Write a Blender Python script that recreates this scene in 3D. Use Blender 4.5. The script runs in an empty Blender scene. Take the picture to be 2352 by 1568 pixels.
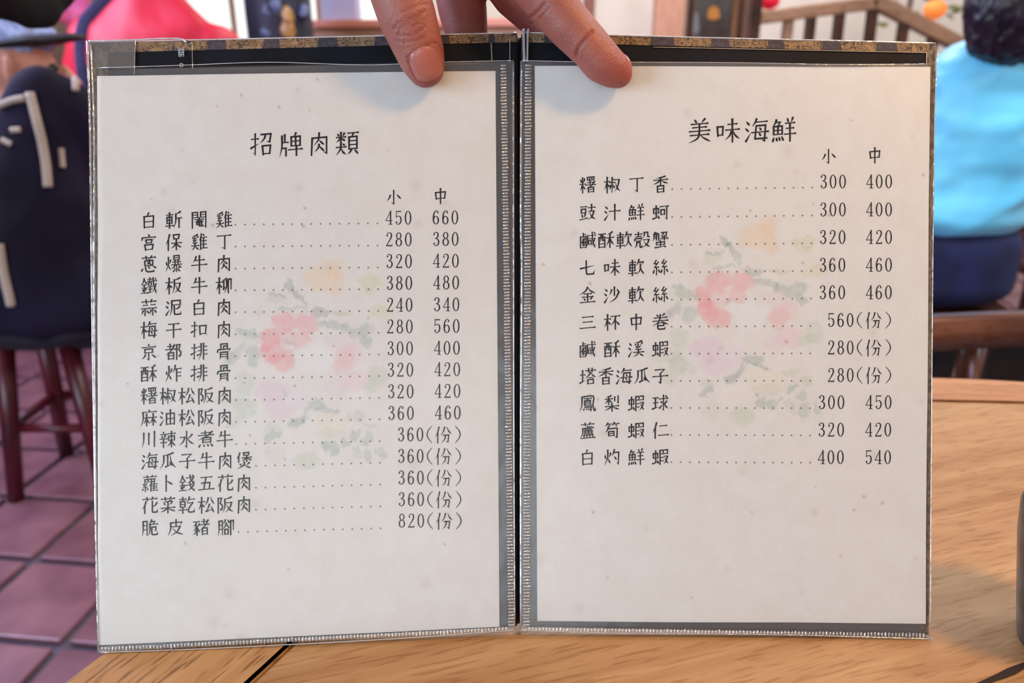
import bpy, bmesh, math, random
import numpy as np
from mathutils import Vector, Matrix, noise
from mathutils.bvhtree import BVHTree
random.seed(7)
C = bpy.context.scene.collection
sc = bpy.context.scene
# ------------------------------------------------------------------ camera
F = 1750.0; PITCH = math.radians(20.8); EYE = Vector((0, 0, 1.04))
cam = bpy.data.objects.new('camera', bpy.data.cameras.new('camera')); C.objects.link(cam)
cam.location = EYE; cam.rotation_euler = (math.radians(90) - PITCH, 0, 0)
cam.data.sensor_width = 36; cam.data.lens = 36 * F / 2352; cam.data.clip_start = 0.02
cam.data.dof.use_dof = True; cam.data.dof.focus_distance = 0.402; cam.data.dof.aperture_fstop = 7.5
sc.camera = cam
FW = Vector((0, math.cos(PITCH), -math.sin(PITCH))); UP = Vector((0, math.sin(PITCH), math.cos(PITCH)))
def ray(x, y): return FW + Vector((1, 0, 0)) * ((x - 1176) / F) - UP * ((y - 784) / F)
def at(x, y, d): return EYE + ray(x, y) * d                 # photo direction at a distance -> world point
def onz(x, y, z):
    r = ray(x, y); return EYE + r * ((z - EYE.z) / r.z)
def ony(x, y, Y):
    r = ray(x, y); return EYE + r * (Y / r.y)
def proj(p):
    v = p - EYE; d = v.dot(FW); return 1176 + F * v.x / d, 784 - F * v.dot(UP) / d, d
# ------------------------------------------------------------------ world, lamps, exposure
w = bpy.data.worlds.new('world'); sc.world = w; w.use_nodes = True
bg = w.node_tree.nodes['Background']; bg.inputs[0].default_value = (1.0, 0.98, 0.93, 1); bg.inputs[1].default_value = 1.2
def area(name, loc, target, size, power, col, sy=None):
    l = bpy.data.lights.new(name, 'AREA'); l.energy = power; l.color = col; l.size = size
    if sy: l.shape = 'RECTANGLE'; l.size_y = sy
    o = bpy.data.objects.new(name, l); C.objects.link(o); o.location = loc
    o.rotation_euler = (Vector(target) - Vector(loc)).to_track_quat('-Z', 'Y').to_euler(); return o
L_WARM = area('ceiling_lamp_light', (0.62, 0.0, 1.68), (0.05, 0.38, 0.95), 0.16, 7.0, (1.0, 0.54, 0.20))
L_ROOM = area('room_fill_light', (0.7, 3.3, 2.7), (0.7, 3.4, 0), 1.8, 58, (1.0, 0.93, 0.87), 1.8)  # added fill without a fixture, brightens the room and back wall
L_FILL = area('front_fill_light', (-0.6, -2.3, 1.25), (0.0, 0.4, 0.85), 1.8, 8.5, (0.86, 0.98, 1.0), 1.2)  # added broad fill from behind the camera
L_JACKET = area('ceiling_light_right', (1.5, 0.95, 2.6), (1.15, 1.85, 0.8), 0.6, 30, (0.84, 0.95, 1.0), 0.8)  # added to brighten the back of the sky-blue jacket, no fixture
L_WIN = area('window_daylight', (-1.9, -0.95, 1.15), (-0.1, 0.36, 0.85), 1.3, 47, (0.63, 0.80, 1.0), 1.1)
L_WIN2 = area('window_daylight_far', (-2.05, 1.9, 1.9), (0, 2.2, 0.5), 1.4, 52, (0.60, 0.62, 1.0), 1.2)
vs = sc.view_settings; vs.view_transform = 'Standard'; vs.look = 'None'; vs.gamma = 1.0; vs.exposure = 0.35
vs.use_curve_mapping = False
# ------------------------------------------------------------------ materials
def s2l(c):
    return tuple((v / 255 / 12.92 if v / 255 <= 0.04045 else ((v / 255 + 0.055) / 1.055) ** 2.4) for v in c)
def newmat(name):
    m = bpy.data.materials.new(name); m.use_nodes = True
    return m, m.node_tree, m.node_tree.nodes['Principled BSDF']
def mat(name, rgb, rough=0.6, var=0.12, scale=30, bump=0.1, metal=0, stretch=(1, 1, 1), rgb2=None, detail=4, spec=0.5, sheen=0):
    m, nt, b = newmat(name); n = nt.nodes; L = nt.links
    tc = n.new('ShaderNodeTexCoord'); mp = n.new('ShaderNodeMapping'); mp.inputs['Scale'].default_value = stretch
    L.new(tc.outputs['Object'], mp.inputs[0])
    nz = n.new('ShaderNodeTexNoise'); nz.inputs['Scale'].default_value = scale; nz.inputs['Detail'].default_value = detail
    L.new(mp.outputs[0], nz.inputs['Vector'])
    cr = n.new('ShaderNodeValToRGB'); c = s2l(rgb); c2 = s2l(rgb2) if rgb2 else tuple(v * (1 - var * 2) for v in c)
    cr.color_ramp.elements[0].position = 0.32; cr.color_ramp.elements[1].position = 0.68
    cr.color_ramp.elements[0].color = (*c2, 1); cr.color_ramp.elements[1].color = (*c, 1)
    L.new(nz.outputs[0], cr.inputs[0]); L.new(cr.outputs[0], b.inputs['Base Color'])
    b.inputs['Roughness'].default_value = rough; b.inputs['Metallic'].default_value = metal
    b.inputs['Specular IOR Level'].default_value = spec
    if sheen: b.inputs['Sheen Weight'].default_value = sheen
    if bump:
        bp = n.new('ShaderNodeBump'); bp.inputs['Strength'].default_value = bump; bp.inputs['Distance'].default_value = 0.002
        L.new(nz.outputs[0], bp.inputs['Height']); L.new(bp.outputs[0], b.inputs['Normal'])
    return m
def attr_mat(name, rough=0.6, grain=500, gamt=0.06, bump=0.05, spec=0.5):
    m, nt, b = newmat(name); n = nt.nodes; L = nt.links
    a = n.new('ShaderNodeAttribute'); a.attribute_name = 'print'
    tc = n.new('ShaderNodeTexCoord'); nz = n.new('ShaderNodeTexNoise'); nz.inputs['Scale'].default_value = grain; nz.inputs['Detail'].default_value = 3
    L.new(tc.outputs['Object'], nz.inputs['Vector'])
    mr = n.new('ShaderNodeMapRange'); mr.inputs['From Min'].default_value = 0.3; mr.inputs['From Max'].default_value = 0.7
    mr.inputs['To Min'].default_value = 1 - gamt; mr.inputs['To Max'].default_value = 1.0
    L.new(nz.outputs[0], mr.inputs[0])
    mx = n.new('ShaderNodeVectorMath'); mx.operation = 'SCALE'; L.new(a.outputs['Color'], mx.inputs[0]); L.new(mr.outputs[0], mx.inputs['Scale'])
    L.new(mx.outputs[0], b.inputs['Base Color']); b.inputs['Roughness'].default_value = rough; b.inputs['Specular IOR Level'].default_value = spec
    bp = n.new('ShaderNodeBump'); bp.inputs['Strength'].default_value = bump; bp.inputs['Distance'].default_value = 0.0004
    L.new(nz.outputs[0], bp.inputs['Height']); L.new(bp.outputs[0], b.inputs['Normal'])
    return m
def film_mat(name, haze=0.08, gloss=0.07, rough=0.12, tint=(0.97, 0.98, 1), bump=0.15, bscale=40, hazecol=(0.8, 0.8, 0.82)):
    m = bpy.data.materials.new(name); m.use_nodes = True; nt = m.node_tree; n = nt.nodes; L = nt.links
    n.remove(n['Principled BSDF']); out = n['Material Output']
    t = n.new('ShaderNodeBsdfTransparent'); t.inputs[0].default_value = (*tint, 1)
    d = n.new('ShaderNodeBsdfDiffuse'); d.inputs[0].default_value = (*hazecol, 1)
    g = n.new('ShaderNodeBsdfGlossy'); g.inputs['Roughness'].default_value = rough
    m1 = n.new('ShaderNodeMixShader'); m1.inputs[0].default_value = haze
    L.new(t.outputs[0], m1.inputs[1]); L.new(d.outputs[0], m1.inputs[2])
    fr = n.new('ShaderNodeFresnel'); fr.inputs[0].default_value = 1.45
    mu = n.new('ShaderNodeMath'); mu.operation = 'MULTIPLY'; mu.inputs[1].default_value = gloss / 0.04; L.new(fr.outputs[0], mu.inputs[0])
    mc = n.new('ShaderNodeMath'); mc.operation = 'MINIMUM'; mc.inputs[1].default_value = 0.8; L.new(mu.outputs[0], mc.inputs[0])
    m2 = n.new('ShaderNodeMixShader'); L.new(mc.outputs[0], m2.inputs[0]); L.new(m1.outputs[0], m2.inputs[1]); L.new(g.outputs[0], m2.inputs[2])
    tc = n.new('ShaderNodeTexCoord'); nz = n.new('ShaderNodeTexNoise'); nz.inputs['Scale'].default_value = bscale; L.new(tc.outputs['Object'], nz.inputs['Vector'])
    bp = n.new('ShaderNodeBump'); bp.inputs['Strength'].default_value = bump; bp.inputs['Distance'].default_value = 0.003
    L.new(nz.outputs[0], bp.inputs['Height']); L.new(bp.outputs[0], g.inputs['Normal'])
    L.new(m2.outputs[0], out.inputs[0]); return m
def wood_mat(name, c1, c2, angle=0, scale=1.0, rough=0.4, pores=0.5, bump=0.15):
    m, nt, b = newmat(name); n = nt.nodes; L = nt.links
    tc = n.new('ShaderNodeTexCoord'); mp = n.new('ShaderNodeMapping'); mp.inputs['Rotation'].default_value = (0, 0, -angle)
    L.new(tc.outputs['Object'], mp.inputs[0])
    m2 = n.new('ShaderNodeMapping'); m2.inputs['Scale'].default_value = (4 * scale, 75 * scale, 20 * scale); L.new(mp.outputs[0], m2.inputs[0])
    n1 = n.new('ShaderNodeTexNoise'); n1.inputs['Scale'].default_value = 1; n1.inputs['Detail'].default_value = 5; n1.inputs['Distortion'].default_value = 0.6; L.new(m2.outputs[0], n1.inputs['Vector'])
    m3 = n.new('ShaderNodeMapping'); m3.inputs['Scale'].default_value = (45 * scale, 420 * scale, 200 * scale); L.new(mp.outputs[0], m3.inputs[0])
    n2 = n.new('ShaderNodeTexNoise'); n2.inputs['Scale'].default_value = 1; n2.inputs['Detail'].default_value = 3; L.new(m3.outputs[0], n2.inputs['Vector'])
    m4 = n.new('ShaderNodeMapping'); m4.inputs['Scale'].default_value = (2.2 * scale, 9 * scale, 5 * scale); L.new(mp.outputs[0], m4.inputs[0])
    n3 = n.new('ShaderNodeTexNoise'); n3.inputs['Scale'].default_value = 1; n3.inputs['Detail'].default_value = 2; L.new(m4.outputs[0], n3.inputs['Vector'])
    a1 = n.new('ShaderNodeMath'); a1.operation = 'ADD'; L.new(n1.outputs[0], a1.inputs[0]); L.new(n3.outputs[0], a1.inputs[1])
    cr = n.new('ShaderNodeValToRGB'); cr.color_ramp.elements[0].position = 0.72; cr.color_ramp.elements[1].position = 1.22 if False else 1.0
    cr.color_ramp.elements[0].position = 0.36; cr.color_ramp.elements[1].position = 0.64
    hf = n.new('ShaderNodeMath'); hf.operation = 'MULTIPLY'; hf.inputs[1].default_value = 0.5; L.new(a1.outputs[0], hf.inputs[0]); L.new(hf.outputs[0], cr.inputs[0])
    cr.color_ramp.elements[0].color = (*s2l(c1), 1); cr.color_ramp.elements[1].color = (*s2l(c2), 1)
    pr = n.new('ShaderNodeValToRGB'); pr.color_ramp.elements[0].position = 0.36; pr.color_ramp.elements[1].position = 0.47
    k = 1 - pores; pr.color_ramp.elements[0].color = (k, k * 0.9, k * 0.8, 1); pr.color_ramp.elements[1].color = (1, 1, 1, 1); L.new(n2.outputs[0], pr.inputs[0])
    mx = n.new('ShaderNodeVectorMath'); mx.operation = 'MULTIPLY'; L.new(cr.outputs[0], mx.inputs[0]); L.new(pr.outputs[0], mx.inputs[1])
    L.new(mx.outputs[0], b.inputs['Base Color']); b.inputs['Roughness'].default_value = rough
    bp = n.new('ShaderNodeBump'); bp.inputs['Strength'].default_value = bump; bp.inputs['Distance'].default_value = 0.001
    L.new(n2.outputs[0], bp.inputs['Height']); L.new(bp.outputs[0], b.inputs['Normal'])
    return m
def skin_mat(name, rgb, rgb2):
    m = mat(name, rgb, rough=0.42, rgb2=rgb2, scale=22, bump=0, detail=3); nt = m.node_tree; n = nt.nodes; L = nt.links; b = n['Principled BSDF']
    b.inputs['Subsurface Weight'].default_value = 0.25; b.inputs['Subsurface Radius'].default_value = (0.006, 0.002, 0.001); b.inputs['Subsurface Scale'].default_value = 0.5
    tc = n.new('ShaderNodeTexCoord'); v = n.new('ShaderNodeTexVoronoi'); v.inputs['Scale'].default_value = 1100; L.new(tc.outputs['Object'], v.inputs['Vector'])
    nz = n.new('ShaderNodeTexNoise'); nz.inputs['Scale'].default_value = 160; nz.inputs['Detail'].default_value = 5; L.new(tc.outputs['Object'], nz.inputs['Vector'])
    ad = n.new('ShaderNodeMath'); ad.operation = 'MULTIPLY_ADD'; ad.inputs[1].default_value = 0.35; L.new(v.outputs[0], ad.inputs[0]); L.new(nz.outputs[0], ad.inputs[2])
    bp = n.new('ShaderNodeBump'); bp.inputs['Strength'].default_value = 0.6; bp.inputs['Distance'].default_value = 0.0008
    L.new(ad.outputs[0], bp.inputs['Height']); L.new(bp.outputs[0], b.inputs['Normal']); return m
# ------------------------------------------------------------------ object helpers
def tag(o, label=None, cat=None, group=None, kind=None):
    if label: o['label'] = label
    if cat: o['category'] = cat
    if group: o['group'] = group
    if kind: o['kind'] = kind
    return o
def empty(name, loc, label=None, cat=None, group=None, kind=None):
    o = bpy.data.objects.new(name, None); C.objects.link(o); o.location = loc; o.empty_display_size = 0.05
    return tag(o, label, cat, group, kind)
def link(name, me, m=None, parent=None, smooth=False):
    o = bpy.data.objects.new(name, me); C.objects.link(o)
    if m: me.materials.append(m)
    if smooth: me.polygons.foreach_set('use_smooth', [True] * len(me.polygons))
    if parent: o.parent = parent; o.matrix_parent_inverse = Matrix.Translation(parent.location).inverted()
    return o
def mesh(name, vs_, fs, m=None, parent=None, smooth=False):
    me = bpy.data.meshes.new(name); me.from_pydata([tuple(v) for v in vs_], [], fs); me.update()
    return link(name, me, m, parent, smooth)
def frombm(name, bm, m, parent=None, smooth=False):
    me = bpy.data.meshes.new(name); bmesh.ops.recalc_face_normals(bm, faces=bm.faces); bm.to_mesh(me); bm.free(); return link(name, me, m, parent, smooth)
def addbox(bm, c, s, rot=None, bev=0.0):
    M = Matrix.Translation(Vector(c)) @ (rot.to_4x4() if rot else Matrix.Identity(4)) @ Matrix.Diagonal((*s, 1))
    r = bmesh.ops.create_cube(bm, size=1, matrix=M)
    if bev:
        es = list({e for v in r['verts'] for e in v.link_edges})
        bmesh.ops.bevel(bm, geom=es, offset=bev, segments=2, affect='EDGES', profile=0.6)
def box(name, c, s, m, parent=None, rot=None, bev=0.004):
    bm = bmesh.new(); addbox(bm, c, s, rot, bev); return frombm(name, bm, m, parent)
def addtube(bm, pts, rad, seg=12, cap=True):
    pts = [Vector(p) for p in pts]
    if not hasattr(rad, '__len__'): rad = [rad] * len(pts)
    rings = []; ref = None
    for i, p in enumerate(pts):
        t = (pts[min(i + 1, len(pts) - 1)] - pts[max(i - 1, 0)]).normalized()
        if ref is None: ref = t.orthogonal().normalized()
        ref = (ref - t * ref.dot(t)).normalized(); b = t.cross(ref)
        rings.append([bm.verts.new(p + (ref * math.cos(a) + b * math.sin(a)) * rad[i]) for a in [2 * math.pi * k / seg for k in range(seg)]])
    for i in range(len(rings) - 1):
        for k in range(seg): bm.faces.new((rings[i][k], rings[i][(k + 1) % seg], rings[i + 1][(k + 1) % seg], rings[i + 1][k]))
    if cap: bm.faces.new(rings[0][::-1]); bm.faces.new(rings[-1])
def tube(name, pts, rad, m, parent=None, seg=12):
    bm = bmesh.new(); addtube(bm, pts, rad, seg); return frombm(name, bm, m, parent, True)
def addlathe(bm, prof, c, seg=32):
    c = Vector(c); rings = [[bm.verts.new(c + Vector((r * math.cos(a), r * math.sin(a), z))) for a in [2 * math.pi * k / seg for k in range(seg)]] for r, z in prof]
    for i in range(len(rings) - 1):
        for k in range(seg): bm.faces.new((rings[i][k], rings[i][(k + 1) % seg], rings[i + 1][(k + 1) % seg], rings[i + 1][k]))
    bm.faces.new(rings[0][::-1]); bm.faces.new(rings[-1])
def bez(pts, n=24):
    P = [Vector(p) for p in pts]; P = [P[0] * 2 - P[1]] + P + [P[-1] * 2 - P[-2]]; out = []
    k = max(2, n // (len(P) - 3))
    for i in range(1, len(P) - 2):
        for j in range(k):
            t = j / k; a, b, c, d = P[i - 1], P[i], P[i + 1], P[i + 2]
            out.append(0.5 * ((2 * b) + (c - a) * t + (2 * a - 5 * b + 4 * c - d) * t * t + (3 * b - a - 3 * c + d) * t ** 3))
    return out + [P[-2]]
def blob(name, chains, voxel, m, parent=None, fold=0, fscale=8, fsharp=False, post=None, smooth_it=4, anis=(1, 1, 1)):
    """one continuous body: tapered chains of (point, radius) fused by a voxel remesh; radius may be (rx,ry,rz)"""
    vs_, fs = [], []
    ico = bmesh.new(); bmesh.ops.create_icosphere(ico, subdivisions=3, radius=1); iv = [v.co.copy() for v in ico.verts]; ico.free()
    def sph(p, r):
        r = r if hasattr(r, '__len__') else (r, r, r)
        return [Vector(p) + Vector((v.x * r[0], v.y * r[1], v.z * r[2])) for v in iv]
    for ch in chains:
        S = [sph(p, r) for p, r in ch]
        for i in range(max(1, len(S) - 1)):
            bm = bmesh.new()
            for v in (S[i] + (S[i + 1] if len(S) > 1 else [])): bm.verts.new(v)
            bmesh.ops.convex_hull(bm, input=bm.verts)
            bmesh.ops.delete(bm, geom=[v for v in bm.verts if not v.link_faces], context='VERTS')
            bm.verts.index_update(); o = len(vs_); vs_ += [v.co.copy() for v in bm.verts]
            fs += [tuple(o + v.index for v in f.verts) for f in bm.faces]; bm.free()
    me = bpy.data.meshes.new(name + '_raw'); me.from_pydata(vs_, [], fs); tmp = bpy.data.objects.new('tmp', me); C.objects.link(tmp)
    md = tmp.modifiers.new('r', 'REMESH'); md.mode = 'VOXEL'; md.voxel_size = voxel
    sm = tmp.modifiers.new('s', 'SMOOTH'); sm.factor = 0.5; sm.iterations = smooth_it
    ev = tmp.evaluated_get(bpy.context.evaluated_depsgraph_get()); me2 = bpy.data.meshes.new_from_object(ev)
    bpy.data.objects.remove(tmp); me2.name = name
    if fold or post:
        me2.update(); nr = [v.normal.copy() for v in me2.vertices]
        for v, n_ in zip(me2.vertices, nr):
            d = 0
            if fold:
                q = Vector((v.co.x * fscale * anis[0], v.co.y * fscale * anis[1], v.co.z * fscale * anis[2]))
                a = noise.noise(q); a2 = noise.noise(q * 2.3 + Vector((5, 1, 2)))
                d = fold * ((1 - abs(a) * 3.2) * 0.8 + a2 * 0.5) if fsharp else fold * (a + 0.5 * a2)
            if post: d += post(v.co, n_)
            v.co += n_ * d
    return link(name, me2, m, parent, True)
def prism(name, poly, z0, z1, m, parent=None, bev=0.0012):
    bm = bmesh.new(); lo = [bm.verts.new((x, y, z0)) for x, y in poly]; hi = [bm.verts.new((x, y, z1)) for x, y in poly]; n = len(poly)
    top = bm.faces.new(hi); bm.faces.new(lo[::-1])
    for i in range(n): bm.faces.new((lo[i], lo[(i + 1) % n], hi[(i + 1) % n], hi[i]))
    bmesh.ops.recalc_face_normals(bm, faces=bm.faces)
    if bev: bmesh.ops.bevel(bm, geom=list(top.edges), offset=bev, segments=2, affect='EDGES', profile=0.5)
    return frombm(name, bm, m, parent)
def clip(poly, nx, ny, d):          # keep nx*x+ny*y<=d
    out = []
    for i in range(len(poly)):
        a, b = poly[i], poly[(i + 1) % len(poly)]; da = nx * a[0] + ny * a[1] - d; db = nx * b[0] + ny * b[1] - d
        if da <= 0: out.append(a)
        if (da < 0 < db) or (db < 0 < da):
            t = da / (da - db); out.append((a[0] + (b[0] - a[0]) * t, a[1] + (b[1] - a[1]) * t))
    return out
# ------------------------------------------------------------------ shared materials
M = {}
M['wall'] = mat('cream_plaster', (226, 218, 208), 0.8, 0.04, 6, 0.05)
M['wallwood'] = wood_mat('brown_wall_boards', (96, 66, 52), (130, 96, 76), 0, 0.5, 0.5, 0.3)
M['ceil'] = mat('ceiling_paint', (225, 215, 200), 0.9, 0.03, 5, 0.03)
M['grout'] = mat('dark_grout', (92, 82, 96), 0.8, 0.15, 40, 0.3)
M['tile'] = mat('terracotta_tile', (142, 98, 106), 0.3, 0.1, 9, 0.12, rgb2=(112, 72, 84))
M['tile2'] = mat('terracotta_tile_dark', (126, 84, 92), 0.33, 0.1, 9, 0.12, rgb2=(100, 62, 74))
M['oak'] = wood_mat('pale_table_wood', (148, 106, 66), (184, 148, 106), math.radians(17), 1.0, 0.38, 0.22, 0.12)
M['oakrim'] = wood_mat('table_rim_wood', (150, 106, 64), (190, 150, 102), math.radians(62), 1.0, 0.42, 0.5, 0.3)
M['oakrim2'] = wood_mat('table_rim_wood_far', (164, 112, 72), (198, 150, 108), math.radians(-3), 1.0, 0.42, 0.25, 0.2)
M['darkwood'] = wood_mat('dark_brown_wood', (52, 26, 16), (92, 50, 30), 0, 0.8, 0.25, 0.3)
M['redwood'] = wood_mat('dark_red_wood', (62, 12, 22), (98, 24, 34), 0, 0.8, 0.3, 0.3)
M['railwood'] = wood_mat('brown_rail_wood', (132, 92, 66), (168, 124, 92), 0, 0.6, 0.5, 0.25)
M['pinkwood'] = wood_mat('pinkish_post_wood', (186, 132, 108), (214, 160, 134), math.pi / 2, 0.5, 0.5, 0.15)
# ------------------------------------------------------------------ setting
XL, XR, YF, YB, ZC = -2.15, 3.0, -2.4, 4.6, 2.8
floor = mesh('floor', [(XL, YF, -0.012), (XR, YF, -0.012), (XR, YB, -0.012), (XL, YB, -0.012), (XL, YF, -0.1), (XR, YF, -0.1), (XR, YB, -0.1), (XL, YB, -0.1)],
             [(0, 1, 2, 3), (7, 6, 5, 4), (0, 4, 5, 1), (1, 5, 6, 2), (2, 6, 7, 3), (3, 7, 4, 0)], M['grout']); tag(floor, kind='structure')
T = 0.232; TS = 0.213; ang = math.radians(-6.5); ca, sa = math.cos(ang), math.sin(ang)
def tile_mesh(m):
    bm = bmesh.new(); addbox(bm, (0, 0, -0.006), (TS, TS, 0.012), None, 0.004)
    for v in bm.verts: v.co.z += 0.0008 * noise.noise(v.co * 30)
    me = bpy.data.meshes.new('tile'); bm.to_mesh(me); bm.free(); me.materials.append(m); return me
tms = [tile_mesh(M['tile']), tile_mesh(M['tile2'])]
ox, oy = -0.848, 1.136; cand = []; base = bmesh.new()
for i in range(-22, 24):
    for j in range(-18, 18):
        x = (i + 0.5) * T; y = (j + 0.5) * T; X = ox + x * ca - y * sa; Y = oy + x * sa + y * ca
        if XL + 0.13 < X < XR - 0.13 and YF + 0.13 < Y < YB - 0.13: cand.append((X, Y))
cand.sort(key=lambda q: (q[0] + 0.9) ** 2 * 0.5 + (q[1] - 1.5) ** 2)
for k, (X, Y) in enumerate(cand):
    z = random.uniform(-0.001, 0.001)
    if k < 290:
        o = bpy.data.objects.new('tile', tms[random.random() < 0.4]); C.objects.link(o); o.parent = floor
        o.location = (X, Y, z); o.rotation_euler = (0, 0, ang + random.choice((0, 1, 2, 3)) * math.pi / 2)
    else: addbox(base, (X, Y, -0.006), (TS, TS, 0.012), Matrix.Rotation(ang, 3, 'Z'))
tag(frombm('outer_tiles', base, M['tile'], floor), kind='stuff')
def wall(name, a, b, m, z0=-0.1, z1=ZC, th=0.1, holes=()):
    """wall from a to b with rectangular openings (s0,s1,z0,z1) along its length"""
    a = Vector((*a, 0)); b = Vector((*b, 0)); L = (b - a).length; d = (b - a) / L; nrm = Vector((d.y, -d.x, 0))
    bm = bmesh.new(); xs = sorted({0, L} | {h[0] for h in holes} | {h[1] for h in holes}); zs = sorted({z0, z1} | {h[2] for h in holes} | {h[3] for h in holes})
    R = Matrix((d, nrm, (0, 0, 1))).transposed()
    for i in range(len(xs) - 1):
        for j in range(len(zs) - 1):
            cx, cz = (xs[i] + xs[i + 1]) / 2, (zs[j] + zs[j + 1]) / 2
            if any(h[0] < cx < h[1] and h[2] < cz < h[3] for h in holes): continue
            addbox(bm, a + d * cx + nrm * (th / 2) + Vector((0, 0, cz)), (xs[i + 1] - xs[i], th, zs[j + 1] - zs[j]), R)
    return tag(frombm(name, bm, m), kind='structure')
# back wall has a bright window behind the red-jacketed diner; left wall holds the daylight windows
wall('wall_back', (XR, YB), (XL, YB), M['wall'], holes=[(XR + 0.55, XR + 2.1, 1.0, 2.3)])
wall('wall_left', (XL, YB), (XL, YF), M['wallwood'], holes=[(YB - 2.6, YB - 1.2, 1.25, 2.5), (YB + 0.35, YB + 1.65, 0.55, 1.75)])
wall('wall_right', (XR, YF), (XR, YB), M['wall'])
wall('wall_front', (XL, YF), (XR, YF), M['wall'], holes=[(0.6, 2.5, 0.6, 1.9)])
tag(box('ceiling', ((XL + XR) / 2, (YF + YB) / 2, ZC + 0.05), (XR - XL + 0.2, YB - YF + 0.2, 0.1), M['ceil'], bev=0), kind='structure')
paneg = film_mat('window_glass', 0.02, 0.04, 0.02, (0.98, 0.99, 1), 0.02, 3)
def window(name, c, along, wd, ht, nx=2):
    e = empty(name, c, kind='structure'); c = Vector(c); al = Vector(along); R = Matrix((al, al.cross(Vector((0, 0, 1))), (0, 0, 1))).transposed()
    bm = bmesh.new()
    for s in (-1, 1):
        addbox(bm, c + al * s * (wd / 2 - 0.025), (0.05, 0.07, ht), R, 0.004); addbox(bm, c + Vector((0, 0, s * (ht / 2 - 0.025))), (wd - 0.1, 0.07, 0.05), R, 0.004)
    frombm('window_frame', bm, M['railwood'], e)
    for i in range(nx):
        cw = (wd - 0.1) / nx; x = -wd / 2 + 0.05 + cw * (i + 0.5)
        box('pane', c + al * x, (cw - 0.02, 0.006, ht - 0.1), paneg, e, R, 0)
        if i: box('mullion', c + al * (x - cw / 2), (0.02, 0.05, ht - 0.1), M['railwood'], e, R, 0.002)
window('window_1', ((XR - (XR + 0.55) + XR - (XR + 2.1)) / 2, YB + 0.05, 1.65), (1, 0, 0), 1.55, 1.3, 3)
window('window_2', (XL - 0.05, 2.7, 1.875), (0, 1, 0), 1.4, 1.25, 2)
window('fill_window', (XL + 1.55, YF - 0.05, 1.25), (1, 0, 0), 1.9, 1.3, 3)  # unseen window added to go with the front fill
window('window_3', (XL - 0.05, -1.0, 1.15), (0, 1, 0), 1.3, 1.2, 2)
sky = mat('bright_overcast', (250, 250, 240), 1, 0, 1, 0)
# pendant lamp above the table
pl = empty('pendant_lamp', (0.62, 0.0, 1.83), 'conical metal pendant lamp hanging over the wooden table', 'lamp')
bm = bmesh.new(); addlathe(bm, [(0.03, 2.42), (0.05, 2.40), (0.16, 2.22), (0.165, 2.2), (0.155, 2.2), (0.04, 2.385), (0.02, 2.39)], (0.62, 0.0, -0.47)); frombm('shade', bm, mat('lamp_enamel', (60, 50, 44), 0.4), pl, True)
tube('cord', [(0.62, 0.0, 1.95), (0.62, 0.0, 2.8)], 0.004, mat('black_cord', (20, 20, 20), 0.6), pl, 8)
# ------------------------------------------------------------------ table
ZT = 0.746
tc_, tr_ = (0.37, 0.025), 0.652
tb = empty('round_table', (tc_[0], tc_[1], 0), 'pale round wooden table with board rim carrying the open menu', 'table')
circ = [(tc_[0] + tr_ * math.cos(a), tc_[1] + tr_ * math.sin(a)) for a in [2 * math.pi * k / 180 for k in range(180)]]
dirs = [(87, 0.597), (153, 0.568), (213, 0.575), (270, 0.58), (330, 0.575), (27, 0.575)]
inner = [(tc_[0] + 2 * x, tc_[1] + 2 * y) for x, y in ((-1, -1), (1, -1), (1, 1), (-1, 1))]
N6 = []
for a, d in dirs:
    nx, ny = math.cos(math.radians(a)), math.sin(math.radians(a)); dd = nx * tc_[0] + ny * tc_[1] + d; N6.append((nx, ny, dd)); inner = clip(inner, nx, ny, dd)
# centre boards, seams run along the grain; one seam passes through the crack at the near right
g0, g1 = onz(2260, 1568, ZT), onz(2350, 1530, ZT); gd = (g1 - g0).normalized(); gn = Vector((-gd.y, gd.x, 0)); s0 = gn.dot(g0)
centre = inner
for nx, ny, dd in N6: centre = clip(centre, nx, ny, dd - 0.0011)
for k in range(-3, 3):
    lo, hi = s0 + k * 0.30, s0 + (k + 1) * 0.30
    pl_ = clip(clip(centre, gn.x, gn.y, hi - 0.0006), -gn.x, -gn.y, -lo - 0.0006)
    if len(pl_) > 2: prism('board', pl_, ZT - 0.028, ZT, M['oak'], tb, 0.0010)
M['rims'] = [M['oakrim2'], M['oakrim'], M['oakrim2'], M['oakrim2'], M['oakrim'], M['oakrim2']]
for i in range(6):
    nx, ny, dd = N6[i]; seg = circ
    a0, a1 = dirs[i][0], dirs[i][0]
    prev, nxt = dirs[i - 1][0], dirs[(i + 1) % 6][0]
    def mid(a, b):
        d = (b - a + 180) % 360 - 180; return a + d / 2
    m0, m1 = mid(a0, prev), mid(a0, nxt)
    # sector between the two mitre directions, minus the inner polygon
    for mm, s in ((m0, 1), (m1, -1)):
        r = math.radians(mm); tx, ty = -math.sin(r) * s, math.cos(r) * s
        seg = clip(seg, -tx, -ty, -(tx * tc_[0] + ty * tc_[1]) - 0.0008)
    seg = clip(seg, -nx, -ny, -dd - 0.0011)
    if len(seg) > 2: prism('rim_segment', seg, ZT - 0.034, ZT + 0.0004, M['rims'][i], tb, 0.002)
bm = bmesh.new(); addlathe(bm, [(0.30, 0.0), (0.31, 0.03), (0.10, 0.07), (0.055, 0.14), (0.06, 0.40), (0.05, 0.6), (0.09, 0.68), (0.30, 0.70), (0.30, ZT - 0.034)], (*tc_, 0)); frombm('pedestal', bm, M['darkwood'], tb, True)
bm = bmesh.new(); p0 = g0 + gd * 0.0; rr = [(-0.06, 0.0004), (-0.02, 0.0011), (0.0, 0.0012), (0.012, 0.0019), (0.02, 0.0022), (0.03, 0.0014), (0.04, 0.0003)]
vsx = []; 
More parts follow.
